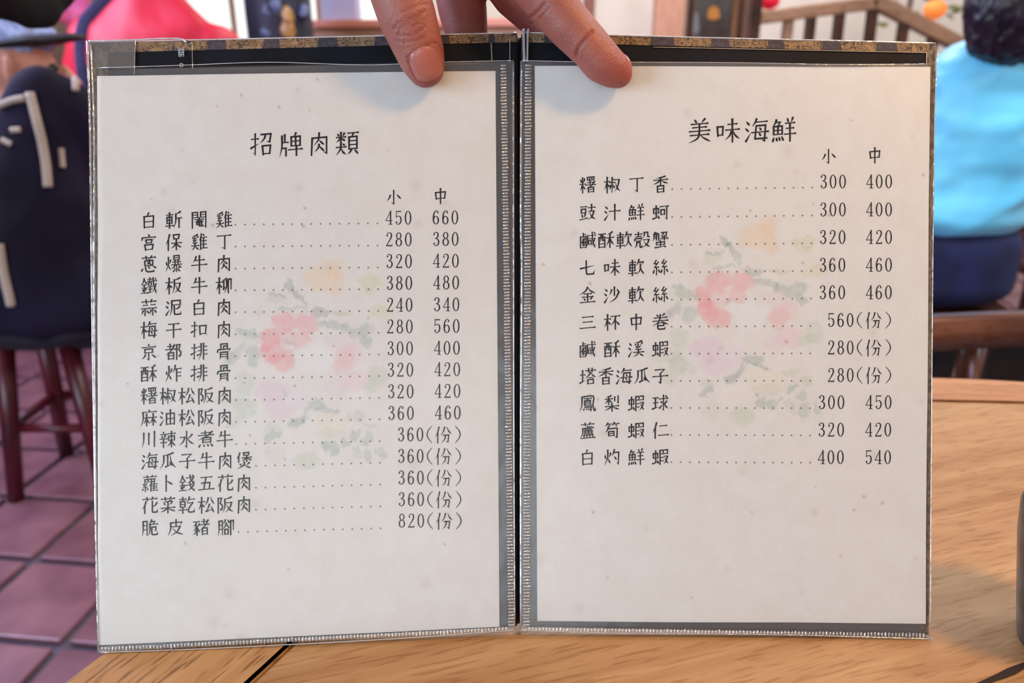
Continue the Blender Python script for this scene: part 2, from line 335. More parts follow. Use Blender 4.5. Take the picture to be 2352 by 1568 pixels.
for t, wd in rr:
    c = g0 + gd * t + gn * 0.0006 * math.sin(t * 300); vsx += [c - gn * wd, c + gn * wd]
mesh('wood_crack', [v + Vector((0, 0, 0.0004)) for v in vsx], [(2 * i, 2 * i + 1, 2 * i + 3, 2 * i + 2) for i in range(len(rr) - 1)], mat('dark_crack_filler', (40, 22, 18), 0.8), tb)
# ------------------------------------------------------------------ menu panels (planes)
class Panel:
    def __init__(s, pts):                      # pts: (px,py,depth) x3 -> plane
        P = [at(*q) for q in pts]; s.O = P[0]; s.X = (P[1] - P[0]).normalized()
        y = P[2] - P[0]; s.Y = (y - s.X * y.dot(s.X)).normalized(); s.N = s.X.cross(s.Y)
        if s.N.dot(EYE - s.O) < 0: s.N = -s.N
    def uv(s, px, py):
        r = ray(px, py); t = (s.O - EYE).dot(s.N) / r.dot(s.N); q = EYE + r * t - s.O; return q.dot(s.X), q.dot(s.Y)
    def W(s, u, v, h=0.0): return s.O + s.X * u + s.Y * v + s.N * h
    def P(s, px, py, h=0.0): u, v = s.uv(px, py); return s.W(u, v, h)
PR = Panel([(1192, 760, .4095), (2150, 760, .4078), (1192, 90, .4083)])
PLf = Panel([(1192, 760, .4095), (205, 760, .398), (1192, 90, .4083)]); PLf.X = -PLf.X
PLf.N = PLf.X.cross(PLf.Y)
if PLf.N.dot(EYE - PLf.O) < 0: PLf.N = -PLf.N
menu = empty('menu_folder', (0.003, 0.33, ZT), 'open dark menu folder with clear sleeves and brocade edging, standing on table', 'menu')
def slab(name, P, quad, h0, h1, m, parent, nu=1, nv=1, bev=0):
    """plate on a panel, quad = four photo corners TL,TR,BR,BL ; between heights h0<h1 above the board face"""
    bm = bmesh.new(); c = [P.uv(*q) for q in quad]
    f = [bm.verts.new(P.W(u, v, h1)) for u, v in c]; b = [bm.verts.new(P.W(u, v, h0)) for u, v in c]
    bm.faces.new(f); bm.faces.new(b[::-1])
    for i in range(4): bm.faces.new((f[i], b[i], b[(i + 1) % 4], f[(i + 1) % 4]))
    bmesh.ops.recalc_face_normals(bm, faces=bm.faces)
    if bev: bmesh.ops.bevel(bm, geom=list(bm.edges), offset=bev, segments=2, affect='EDGES')
    return frombm(name, bm, m, parent)
M['board'] = mat('dark_navy_endpaper', (12, 16, 28), 0.6, 0.25, 60, 0.1, rgb2=(6, 7, 12), spec=.15)
M['backcloth'] = mat('dark_brocade_cloth', (44, 38, 42), 0.7, 0.3, 200, 0.3)
M['film'] = film_mat('clear_sleeve_film', 0.012, 0.02, 0.2, bump=0.12, bscale=30)
M['film2'] = film_mat('clear_sleeve_back_film', 0.10, 0.06, 0.2, bump=0.2, bscale=60, hazecol=(0.62, 0.6, 0.6))
M['weld'] = film_mat('embossed_weld_plastic', 0.30, 0.30, 0.12, bump=0.5, bscale=300, hazecol=(0.75, 0.72, 0.68))
M['edge'] = film_mat('clear_plastic_edge', 0.30, 0.35, 0.08, bump=0.5, bscale=120, hazecol=(0.85, 0.9, 1.0))
LQ = [(207, 99), (1186, 77), (1184, 1440), (230, 1488)]; RQ = [(1200, 77), (2148, 101), (2131, 1458), (1201, 1440)]
for nm, P, Q in (('cover_board', PLf, LQ), ('cover_board', PR, RQ)):
    slab(nm, P, Q, -0.0024, 0.0, M['board'], menu, bev=0.0004)
slab('cover_back', PLf, [(203, 96), (1189, 75), (1188, 1441), (228, 1490)], -0.0032, -0.00245, M['backcloth'], menu)
slab('cover_back', PR, [(1197, 75), (2152, 98), (2134, 1461), (1198, 1441)], -0.0032, -0.00245, M['backcloth'], menu)
# rounded spine cloth between the boards
bm = bmesh.new(); ring = []
for i in range(9):
    t = i / 8; a = math.pi * t; q = PLf.P(1183, 79).lerp(PR.P(1203, 79), t) - PR.N * (0.0005 + 0.0045 * math.sin(a)); q2 = PLf.P(1183, 1439).lerp(PR.P(1203, 1439), t) - PR.N * (0.0005 + 0.0045 * math.sin(a)); ring.append((q, q2))
v1 = [bm.verts.new(a) for a, b in ring]; v2 = [bm.verts.new(b) for a, b in ring]; v3 = [bm.verts.new(a - PR.N * 0.0008) for a, b in ring]; v4 = [bm.verts.new(b - PR.N * 0.0008) for a, b in ring]
for i in range(8):
    bm.faces.new((v1[i], v1[i + 1], v2[i + 1], v2[i])); bm.faces.new((v3[i], v3[i + 1], v4[i + 1], v4[i])); bm.faces.new((v1[i], v1[i + 1], v3[i + 1], v3[i])); bm.faces.new((v2[i], v2[i + 1], v4[i + 1], v4[i]))
frombm('spine', bm, mat('black_spine_cloth', (40, 36, 32), 0.5, 0.2, 200, 0.3), menu, True)
# ---- printed grids (colour attribute holds only the print)
def vnoise(x, y, seed=0):
    rs = np.random.RandomState(seed); g = rs.rand(64, 64); xi = np.floor(x).astype(int); yi = np.floor(y).astype(int); fx = x - xi; fy = y - yi
    fx = fx * fx * (3 - 2 * fx); fy = fy * fy * (3 - 2 * fy)
    G = lambda a, b: g[a % 64, b % 64]
    return (G(xi, yi) * (1 - fx) + G(xi + 1, yi) * fx) * (1 - fy) + (G(xi, yi + 1) * (1 - fx) + G(xi + 1, yi + 1) * fx) * fy
def grid(name, P, quad, nu, nv, m, parent, colour, hfun, thick=0.0001):
    c = [P.uv(*q) for q in quad]; U, V = np.meshgrid(np.linspace(0, 1, nu), np.linspace(0, 1, nv))
    def bil(k, q): return (q[0][k] * (1 - U) + q[1][k] * U) * (1 - V) + (q[3][k] * (1 - U) + q[2][k] * U) * V
    u, v = bil(0, c), bil(1, c); px, py = bil(0, quad), bil(1, quad)
    h = hfun(U, V, px, py); O, X, Y, Nn = (np.array(q) for q in (P.O, P.X, P.Y, P.N))
    co = O + u[..., None] * X + v[..., None] * Y + h[..., None] * Nn
    me = bpy.data.meshes.new(name); n = nu * nv; co = co.reshape(-1, 3)
    idx = np.arange(n).reshape(nv, nu); q = np.stack([idx[:-1, :-1], idx[1:, :-1], idx[1:, 1:], idx[:-1, 1:]], -1).reshape(-1, 4)
    me.vertices.add(n); me.vertices.foreach_set('co', co.ravel()); me.loops.add(q.size); me.loops.foreach_set('vertex_index', q.ravel().astype(np.int32))
    me.polygons.add(len(q)); me.polygons.foreach_set('loop_start', np.arange(0, q.size, 4, dtype=np.int32)); me.polygons.foreach_set('loop_total', np.full(len(q), 4, dtype=np.int32))
    me.update(); me.validate(); a = me.color_attributes.new('print', 'FLOAT_COLOR', 'POINT')
    rgb = colour(px, py).reshape(-1, 3) / 255; lin = np.where(rgb <= 0.04045, rgb / 12.92, ((rgb + 0.055) / 1.055) ** 2.4)
    a.data.foreach_set('color', np.concatenate([lin, np.ones((n, 1))], 1).astype(np.float32).ravel())
    o = link(name, me, m, parent, True)
    sd = o.modifiers.new('t', 'SOLIDIFY'); sd.thickness = thick; sd.offset = -1; sd.use_rim = False
    return o
K = 440 / 1327
GR, LG, DG = (178, 192, 178), (212, 216, 198), (160, 174, 164)
FL = [(780,180,125,85,0,(242,208,166),.5),(850,110,60,70,0,(242,208,170),.5),(870,260,50,40,0,(240,205,160),.4),(1100,210,75,38,0,(214,214,172),.6),(1100,260,40,30,0,(214,214,172),.5),(1170,410,90,45,-10,(222,216,178),.5),(910,418,75,16,-3,(200,202,172),.6),
(550,218,42,24,45,DG,.6),(592,272,16,50,-22,DG,.6),(470,298,62,14,5,DG,.55),(450,330,60,28,0,LG,.6),(545,383,85,14,-8,GR,.6),(640,335,9,60,-20,GR,.6),(745,415,62,28,10,DG,.55),(830,500,92,24,12,DG,.5),(930,532,42,34,0,DG,.5),(1040,548,76,42,-20,GR,.65),(1075,612,34,38,0,GR,.65),
(500,490,82,72,0,(243,176,176),.8),(665,490,76,66,0,(243,176,176),.75),(400,600,60,72,0,(242,168,170),.85),(425,690,78,66,0,(242,172,172),.8),(505,742,80,62,0,(243,176,172),.8),(630,600,62,48,0,(242,190,188),.7),(520,600,60,60,0,(240,196,194),.5),(565,628,26,20,0,(205,196,188),.7),
(720,720,118,110,0,(240,240,243),.5),(900,620,112,60,0,(236,216,218),.55),(920,745,66,74,20,(242,184,180),.65),(985,700,70,75,0,(238,206,206),.5),(990,885,98,66,0,(240,204,208),.55),(880,930,76,60,0,(238,210,216),.5),
(420,955,108,76,0,(232,204,218),.65),(480,1080,100,62,0,(234,208,220),.6),(610,1020,76,86,0,(236,220,230),.5),(515,965,34,22,0,(200,200,200),.5),
(265,560,80,30,22,GR,.65),(240,595,80,34,0,LG,.5),(180,690,92,26,-40,GR,.5),(295,712,46,62,0,GR,.6),(160,720,30,40,0,(196,188,190),.5),(232,905,54,78,0,LG,.75),(130,1020,115,38,8,LG,.6),(232,1075,68,66,0,(204,212,190),.7),(155,1170,66,48,0,LG,.6),
(740,1040,56,38,0,DG,.55),(800,1085,78,16,8,DG,.5),(655,1120,18,64,22,GR,.6),(592,1172,52,32,-35,DG,.6),(432,1262,60,24,-35,DG,.6),(430,1212,58,40,0,LG,.7),
(620,1290,125,92,0,(240,232,220),.6),(830,1170,132,68,0,(238,230,206),.6),(820,1242,112,36,0,(216,216,190),.55),(460,1400,72,62,0,(226,222,204),.65),(660,1432,82,58,0,(206,216,192),.7),
(800,1336,28,38,0,GR,.75),(868,1346,38,44,0,GR,.75),(1005,1250,36,24,-40,GR,.7),(1095,1192,46,24,0,LG,.8),(1030,1125,36,34,0,LG,.8),(958,1130,22,20,0,LG,.7),(930,1310,18,26,0,GR,.6),(1080,1290,30,45,0,GR,.6),(1000,1350,38,26,0,LG,.8),(1085,1410,30,50,0,GR,.55),(1020,1390,26,40,0,LG,.6),(1182,1392,28,52,-30,GR,.6),(1160,850,62,78,0,LG,.75),(1120,905,62,36,-25,(204,214,190),.65)]
def sheet_colour(shift, seed):
    def f(px, py):
        x = px - shift[0]; y = (py - shift[1]) / shift[2] + shift[3]
        c = np.ones(px.shape + (3,)) * np.array((234, 230, 221.0))
        mot = vnoise(px / 34, py / 34, seed) * .6 + vnoise(px / 11, py / 11, seed + 1) * .4
        c -= (mot[..., None] - 0.5) * np.array((5, 8, 10))
        jx = (vnoise(px / 7, py / 7, 3) - .5) * 9 + (vnoise(px / 20, py / 20, 4) - .5) * 12; jy = (vnoise(px / 7, py / 7, 5) - .5) * 9 + (vnoise(px / 20, py / 20, 6) - .5) * 12
        mot2 = 0.72 + 0.5 * vnoise(px / 9, py / 9, 8)
        for cx, cy, rx, ry, rot, col, al in FL:
            X0, Y0 = 480 + cx * K, 580 + cy * K; dx, dy = x + jx - X0, y + jy - Y0; r = math.radians(rot)
            a_ = (dx * math.cos(r) + dy * math.sin(r)) / (rx * K * 1.12); b_ = (-dx * math.sin(r) + dy * math.cos(r)) / (ry * K * 1.12)
            d = np.sqrt(a_ * a_ + b_ * b_); wgt = np.clip((1.12 - d) / .34, 0, 1) * al * mot2 * .72; wgt = np.clip(wgt, 0, .8)[..., None]
            c = c * (1 - wgt) + np.array(col, float) * wgt
        rs = np.random.RandomState(seed)
        for _ in range(46):                    # specks and stains
            sx, sy = rs.uniform(px.min(), px.max()), rs.uniform(py.min(), py.max()); s = rs.uniform(2.0, 3.4) if rs.rand() < .5 else rs.uniform(5, 14)
            al = .5 if s < 4 else .10; g = np.exp(-((px - sx) ** 2 + (py - sy) ** 2) / s ** 2)[..., None] * al; c = c * (1 - g) + np.array((150, 112, 92)) * g
        return c
    return f
M['paper'] = attr_mat('printed_sheet_paper', 0.62, 900, 0.035, 0.06, 0.3)
M['ink'] = mat('navy_black_ink', (12, 9, 22), 0.7, 0.05, 80, 0, spec=.1)
M['inkdot'] = mat('grey_ink', (146, 128, 120), 0.6, 0.1, 300, 0)
def hwave(seed):
    def f(U, V, px, py): return 0.0008 + 0.0010 * (vnoise(U * 3, V * 4, seed) - .5) + 0.0003 * (vnoise(U * 9, V * 12, seed + 3) - .5) + 0.0005
    return f
SL = [(225, 176), (1138, 165), (1147, 1437), (229, 1479)]; SR = [(1228, 153), (2133, 156), (2122, 1429), (1234, 1424)]
HL, HR = hwave(11), hwave(23)
sheetL = grid('menu_sheet', PLf, SL, 300, 430, M['paper'], menu, sheet_colour((0, 0, 1, 0), 31), HL)
sheetR = grid('menu_sheet', PR, SR, 300, 430, M['paper'], menu, sheet_colour((1003, 622, .98, 718), 47), HR)
# ------------------------------------------------------------------ lettering : brush strokes
CP = {
'木':'h 5 32 95 32;v 50 0 50 100;p 48 34 28 62 2 80;n 52 34 70 60 98 80','木L':'h 2 28 98 28;v 52 0 52 100;p 50 32 30 58 4 76;d 58 44 92 62',
'扌':'h 8 24 92 24;k 55 0 55 94 30 84;t 2 64 98 46','口':'v 10 6 18 96;z 10 8 92 8 84 86;h 18 86 84 86','刀':'k 10 10 90 10 80 92 52 82;p 45 12 38 52 6 96',
'卑':'p 54 0 48 8 42 16;v 20 16 20 56;z 20 16 85 16 85 56;h 20 36 85 36;h 20 56 85 56;v 52 16 52 56;h 0 72 100 72;v 58 56 58 100',
'片':'p 30 5 28 56 4 98;v 62 0 62 36;h 30 36 98 36;z 28 62 76 62 76 98',
'肉':'v 12 22 8 100;k 12 22 90 22 90 96 72 88;p 50 0 46 30 22 56;d 50 34 74 54;p 50 52 44 70 26 86;d 50 60 76 84',
'米':'d 18 8 34 32;p 84 4 74 20 62 34;h 4 46 96 46;v 50 0 50 100;p 46 48 30 75 4 94;n 54 50 72 74 98 92','米L':'d 14 10 28 30;p 86 8 78 20 66 34;h 2 42 98 42;v 50 0 50 100;p 46 46 30 66 4 82;d 58 54 90 74',
'犬':'h 4 32 96 32;p 50 0 44 50 4 98;n 50 38 70 75 98 96;d 68 4 84 18','大':'h 4 34 96 34;p 50 0 46 55 4 98;n 50 38 68 75 98 96',
'頁':'h 2 4 98 4;p 52 6 46 14 38 22;v 14 22 14 78;z 14 22 86 22 86 78;h 14 40 86 40;h 14 58 86 58;h 14 76 86 76;p 36 80 22 92 4 100;d 62 80 94 100',
'未':'h 20 22 80 22;h 4 46 96 46;v 50 0 50 100;p 48 48 30 72 2 88;n 52 48 70 72 98 88','氵':'d 20 5 70 22;d 4 36 54 52;t 10 98 92 60',
'每':'p 30 0 22 14 4 32;h 24 14 92 14;z 28 30 20 86 92 86;k 28 30 84 30 76 98 58 92;d 48 38 56 50;d 44 62 54 74;h 0 58 100 58',
'魚':'p 38 0 28 14 8 30;z 34 12 70 12 52 28;v 14 30 14 66;z 14 30 86 30 86 66;h 14 48 86 48;h 14 66 86 66;v 50 30 50 66;d 16 78 6 98;d 36 80 42 96;d 58 78 66 94;d 80 76 96 96',
'羊':'d 26 0 36 16;p 76 0 68 10 60 18;h 10 22 90 22;h 18 44 82 44;h 2 68 98 68;v 50 22 50 100','小':'k 50 0 50 98 32 86;p 26 34 18 54 2 72;d 72 32 98 62','中':'v 8 24 14 68;z 8 24 92 24 86 64;h 14 64 86 64;v 50 0 50 100',
'亻':'p 72 0 50 30 4 62;v 48 36 48 100','分':'p 38 0 26 30 2 50;n 58 0 76 28 100 44;k 24 52 76 52 68 98 50 90;p 46 54 38 80 10 100',
'白':'p 48 0 42 10 34 20;v 10 22 12 98;z 10 22 88 22 86 98;h 12 58 86 58;h 12 94 86 94','車':'h 10 14 90 14;v 18 28 18 68;z 18 28 82 28 82 68;h 18 48 82 48;h 18 68 82 68;h 0 84 100 84;v 50 0 50 100',
'斤':'p 85 0 60 8 28 12;p 28 12 26 60 2 98;h 28 40 98 40;v 68 40 68 100','門':'v 6 2 6 100;z 6 2 40 2 40 34;h 6 18 40 18;h 6 34 40 34;v 60 2 60 34;k 60 2 94 2 94 98 80 90;h 60 18 94 18;h 60 34 94 34',
'奄':'h 4 20 96 20;p 50 0 42 30 2 52;n 50 22 70 38 98 50;v 24 48 24 80;z 24 48 78 48 78 80;h 24 64 78 64;h 24 80 78 80;c 50 38 50 90 60 97 90 97 94 82',
'奚':'p 80 0 50 8 14 10;d 18 16 26 26;d 42 14 48 24;p 84 12 76 20 68 26;z 50 26 26 38 56 40;z 66 34 24 54 74 54;h 4 72 96 72;p 50 56 40 84 4 100;n 52 72 70 88 98 100',
'隹':'p 30 0 22 20 2 42;v 20 26 20 100;d 52 2 62 14;h 20 24 92 24;v 56 24 56 92;h 20 46 88 46;h 20 68 88 68;h 20 92 98 92','宀':'d 46 0 54 36;v 8 56 4 98;k 8 56 94 56 82 98',
'艹':'h 2 50 98 50;v 30 5 34 95;p 70 5 66 50 62 95','囪':'p 54 0 48 8 42 16;v 8 18 10 98;z 8 18 92 18 90 98;h 10 96 90 96;p 60 26 50 56 26 80;d 34 36 74 84',
'心':'d 12 36 2 82;c 28 20 36 86 58 98 84 94 84 66;d 46 8 56 42;d 78 10 98 44','火L':'d 12 30 20 54;p 90 20 80 38 66 46;p 50 0 48 50 4 98;n 52 52 64 66 86 88','火':'d 18 20 28 50;p 86 16 76 36 64 46;p 50 0 46 50 4 98;n 52 46 70 74 98 98',
'暴':'v 24 0 24 26;z 24 0 76 0 76 26;h 24 13 76 13;h 24 26 76 26;h 12 40 88 40;v 36 30 36 56;v 64 30 64 56;h 2 56 98 56;p 34 58 24 70 0 80;n 64 58 80 68 100 78;k 50 60 50 100 38 92;d 26 76 34 84;t 18 98 42 86;p 82 70 70 80 60 84;d 58 86 84 98',
'日':'v 12 0 12 98;z 12 2 88 2 88 98;h 12 48 88 48;h 12 94 88 94','牛':'p 30 4 24 22 12 38;h 22 28 84 28;h 0 58 100 58;v 52 0 52 100',
'金':'p 50 0 36 24 0 44;n 50 0 68 24 100 42;h 26 42 74 42;h 16 62 84 62;v 50 42 50 94;d 26 70 34 84;p 76 68 70 78 64 84;h 4 96 96 96',
'鐵R':'h 4 10 50 10;v 28 0 28 22;h 0 22 98 22;v 14 30 14 46;z 14 30 44 30 44 46;h 14 46 44 46;h 6 56 52 56;h 10 72 50 72;v 30 56 30 92;t 2 94 56 88;c 62 0 70 50 94 98 98 78;p 92 40 80 66 56 92;d 80 4 92 14',
'反':'p 82 0 50 8 18 10;p 18 10 18 60 0 100;h 22 36 84 36;p 84 36 66 72 24 98;n 34 48 60 80 100 98','卯':'p 40 4 28 10 12 14;v 12 14 12 72;t 6 74 42 56;p 44 16 44 60 18 98;k 62 10 94 10 94 76 82 68;v 62 10 62 100',
'示':'h 24 8 80 8;h 2 36 98 36;k 50 36 50 98 34 90;p 26 52 18 70 2 84;d 72 52 98 78','尼':'z 14 6 88 6 88 34;h 14 34 88 34;p 14 6 14 60 0 100;p 84 46 66 58 40 62;c 36 42 38 88 50 96 92 96 94 78',
'干':'h 14 10 86 10;h 0 48 100 48;v 50 10 50 100','京':'d 46 0 54 12;h 4 20 96 20;v 24 32 24 56;z 24 32 76 32 76 56;h 24 54 76 54;k 50 56 50 100 36 92;p 28 66 20 80 4 92;d 70 66 98 88',
'者':'h 20 14 76 14;v 46 0 46 32;h 0 34 100 34;p 92 6 60 40 2 72;v 30 56 30 98;z 30 56 82 56 82 98;h 30 74 82 74;h 30 94 82 94','阝':'v 14 4 14 100;z 14 4 80 4 52 36;c 52 36 92 52 88 72 66 80 50 70',
'非':'p 38 0 38 60 14 100;h 8 20 38 20;h 8 44 38 44;t 0 72 38 62;v 64 0 64 100;h 64 20 96 20;h 64 44 96 44;h 64 68 98 68',
'骨':'v 28 2 28 34;z 28 2 74 2 74 34;z 48 34 48 16 74 16;d 8 34 4 54;k 8 36 94 36 84 52;p 26 54 26 80 20 100;k 26 54 76 54 76 98 64 92;h 26 68 76 68;h 26 82 76 82',
'酉':'h 4 6 96 6;v 12 28 12 98;z 12 28 88 28 88 98;p 38 8 38 40 24 58;z 62 8 62 50 84 50;h 14 72 86 72;h 12 94 88 94','禾':'p 80 0 54 10 22 14;h 4 36 96 36;v 50 10 50 100;p 46 38 30 64 2 84;n 54 38 72 64 98 82',
'乍':'p 32 0 22 24 2 44;h 26 22 96 22;v 46 22 46 100;h 46 46 88 46;h 46 68 90 68','罒':'v 8 0 12 98;z 8 0 92 0 88 98;h 12 96 88 96;v 36 0 36 96;v 64 0 64 96',
'叔L':'v 50 0 50 34;h 50 14 86 14;h 4 34 96 34;k 50 34 50 100 34 90;p 24 52 16 70 2 82;d 72 50 94 72','又':'h 8 12 84 12;p 84 12 60 64 4 98;n 20 32 50 72 100 98',
'公':'p 36 4 26 30 0 52;n 62 0 76 26 100 48;p 50 46 34 72 14 90;t 12 92 84 82;d 66 62 94 100','广':'d 50 0 56 10;h 8 14 98 14;p 14 14 14 60 0 100',
'由':'v 12 24 12 98;z 12 24 88 24 88 98;v 50 0 50 96;h 12 58 88 58;h 12 94 88 94','川':'p 12 6 12 60 0 98;v 50 10 50 84;v 92 0 92 100',
'辛':'d 44 0 54 12;h 10 18 90 18;d 28 26 36 40;p 72 24 66 34 60 42;h 2 46 98 46;h 10 68 90 68;v 50 46 50 100','束':'h 6 14 94 14;v 16 30 16 56;z 16 30 84 30 84 56;h 16 56 84 56;v 50 0 50 100;p 48 58 30 80 2 94;n 52 58 72 80 98 94',
'水':'k 50 0 50 100 34 88;h 8 36 38 36;p 38 36 28 64 2 84;p 86 22 74 36 58 46;n 54 42 72 68 98 84','灬':'d 14 10 2 90;d 34 20 40 80;d 60 14 68 80;d 80 6 98 90',
'瓜':'p 82 0 54 8 22 14;p 24 12 22 60 0 98;v 48 10 48 80;t 34 86 70 72;d 60 56 72 78;n 62 8 72 62 100 96','子':'z 16 8 78 8 50 34;c 50 34 54 60 52 96 34 84;h 0 50 100 50','卜':'v 36 0 36 100;d 42 36 84 58',
'糸':'z 46 0 20 22 52 24;z 74 12 24 48 78 46;k 50 50 50 98 36 90;d 22 62 8 86;d 72 60 92 82','戈':'h 4 34 92 26;c 46 0 56 56 92 98 98 74;p 84 40 60 70 16 96;d 70 2 86 14',
'五':'h 14 10 86 10;v 48 10 34 90;z 18 48 74 48 70 90;h 0 92 100 92','匕':'p 92 14 76 36 44 52;c 46 0 46 84 56 96 94 96 98 70','采t':'p 78 0 54 20 14 24;d 18 40 28 90;d 46 34 54 80;p 84 26 76 60 64 90',
'𠦝':'h 8 12 92 12;v 50 0 50 24;v 20 26 20 62;z 20 26 80 26 80 62;h 20 44 80 44;h 20 60 80 60;h 0 78 100 78;v 50 62 50 100','乞':'p 30 0 20 18 0 34;h 24 16 92 16;h 10 38 74 38;c 74 38 26 72 20 92 50 98 92 96 96 76',
'月':'p 16 4 16 60 0 100;k 16 4 84 4 84 96 66 88;h 16 32 84 32;h 16 60 84 60','危':'p 34 0 22 18 2 32;z 30 12 66 12 50 28;h 12 30 94 30;p 18 30 16 70 0 100;k 36 48 76 48 76 72 62 66;c 36 48 36 86 46 96 92 96 96 80',
'皮':'k 16 18 90 18 80 36;p 16 18 16 60 0 98;v 52 0 52 44;h 26 44 78 44;p 78 44 58 78 18 98;n 30 54 58 82 100 98','豕':'h 6 8 90 8;p 50 10 36 26 6 40;c 40 22 62 50 58 98 34 88;p 50 38 32 58 4 66;p 56 58 36 78 0 92;p 92 22 80 34 66 42;n 62 40 76 60 100 78',
'谷':'p 34 0 26 12 4 26;d 66 0 94 22;p 50 22 30 44 0 60;n 50 24 70 44 100 58;v 26 64 26 98;z 26 64 74 64 74 98;h 26 96 74 96','卩':'k 14 4 84 4 84 66 62 58;v 14 4 14 100',
'豆':'h 10 6 90 6;v 22 22 22 50;z 22 22 78 22 78 50;h 22 48 78 48;d 30 58 38 78;p 72 56 68 68 62 80;h 2 94 98 86','支':'h 6 20 94 20;v 50 0 50 44;h 14 44 80 44;p 80 44 56 78 2 98;n 24 50 54 80 100 98',
'十':'h 0 42 100 42;v 52 0 52 100','虫':'v 14 20 14 54;z 14 20 84 20 84 54;h 14 54 84 54;v 50 0 50 88;t 2 94 84 84;d 72 70 96 96','可':'h 0 10 100 10;k 80 10 80 98 58 88;v 12 32 12 66;z 12 32 54 32 54 66;h 12 64 54 64',
'鹵':'v 50 0 50 22;h 50 10 86 10;v 8 24 8 100;z 8 24 92 24 92 100;h 8 98 92 98;d 30 40 70 84;p 70 36 50 60 30 84;d 50 34 50 44;d 26 56 32 66;d 70 56 76 66;d 48 78 52 88',
'咸':'p 14 22 12 66 0 98;h 14 22 98 22;h 24 42 54 42;v 24 54 24 78;z 24 54 52 54 52 78;h 24 76 52 76;c 62 0 70 60 92 98 98 76;p 90 40 78 64 56 90;d 80 2 94 12','欠':'p 34 0 22 20 0 40;k 26 18 90 18 76 38;p 52 30 46 70 2 98;n 54 50 70 76 100 98',
'殼L':'h 6 12 94 12;v 50 0 50 28;h 18 28 82 28;d 8 38 4 54;k 8 40 94 40 86 54;h 24 56 76 56;p 30 66 28 84 4 100;c 30 66 70 66 70 90 78 98 96 96 98 82','几t':'p 20 0 20 50 4 96;z 20 4 72 4 74 84 98 84',
'角':'p 36 0 24 12 6 24;z 32 10 70 10 56 22;p 20 24 18 70 2 98;k 20 24 86 24 86 96 70 88;h 20 46 86 46;h 20 66 86 66;v 52 24 52 92','七':'t 0 52 100 38;c 40 0 42 80 52 94 92 94 98 70',
'少':'v 50 0 50 56;p 24 16 16 34 0 48;d 74 14 98 40;p 88 42 60 76 4 98','三':'h 14 10 86 10;h 20 48 80 48;h 0 92 100 92','不':'h 2 8 98 8;p 56 8 36 46 0 70;v 50 34 50 100;d 60 44 94 70',
'卷':'d 26 2 36 16;p 76 0 68 8 60 16;h 10 24 90 24;h 2 44 98 44;p 50 4 40 50 0 74;n 54 44 72 58 100 72;h 34 58 72 58;z 72 58 72 76 36 76;c 34 66 34 88 44 98 78 98 82 84',
'叚':'v 10 6 10 100;z 10 6 44 6 44 30;h 10 30 44 30;h 10 54 44 54;h 10 76 44 76;z 58 6 92 6 92 30;h 58 30 92 30;h 56 48 92 48;p 92 48 78 76 50 100;n 62 56 78 80 100 98',
'土L':'h 4 36 96 36;v 50 4 50 86;t 0 94 100 76','荅':'h 2 13 98 13;v 32 0 32 24;v 66 0 66 24;p 50 24 34 44 0 62;n 50 26 70 44 100 60;h 32 60 68 60;v 24 72 24 100;z 24 72 78 72 78 100;h 24 98 78 98',
'鳳':'p 14 4 14 60 0 100;c 14 4 86 4 84 60 92 98 100 96 100 78;h 26 16 74 16;p 52 18 48 24 44 30;v 32 30 32 62;z 32 30 68 30 68 50;h 32 40 68 40;h 32 51 68 51;h 32 62 74 62;k 32 73 74 73 70 98 60 92;d 30 82 24 92;d 42 82 46 90;d 56 82 60 90',
'刂':'v 20 12 20 70;k 80 0 80 98 52 86','王L':'h 8 10 92 10;h 12 46 88 46;v 50 10 50 82;t 0 90 100 78','求':'h 4 24 96 24;k 50 0 50 98 36 88;d 22 38 34 52;t 8 84 44 60;p 84 42 70 54 58 62;n 54 46 74 74 100 90;d 70 4 86 16',
'盧':'v 50 0 50 14;h 50 6 80 6;k 18 16 92 16 84 26;p 18 16 18 60 0 100;h 30 26 72 24;v 32 36 32 60;z 32 36 80 36 80 60;v 56 36 56 60;h 32 48 80 48;h 32 60 80 60;v 26 72 28 96;z 26 72 86 72 84 96;v 46 72 46 96;v 66 72 66 96;h 8 98 100 98',
'竹':'p 22 0 16 40 2 80;h 18 36 46 36;d 28 56 34 94;p 66 0 60 40 50 80;h 62 36 98 36;d 76 56 82 94','旬':'p 26 0 20 24 4 48;k 24 16 90 16 88 98 70 88;v 28 42 28 80;z 28 42 66 42 66 80;h 28 60 66 60;h 28 78 66 78',
'勺':'p 34 0 22 24 2 42;k 28 20 90 20 84 98 60 86;d 36 46 58 66','丁':'h 2 8 98 8;k 56 8 56 98 34 84','二':'h 14 10 82 10;h 0 92 100 92',
}
def G(s): return [(a.split()[0], *map(float, a.split()[1:])) for a in s.split('|')]
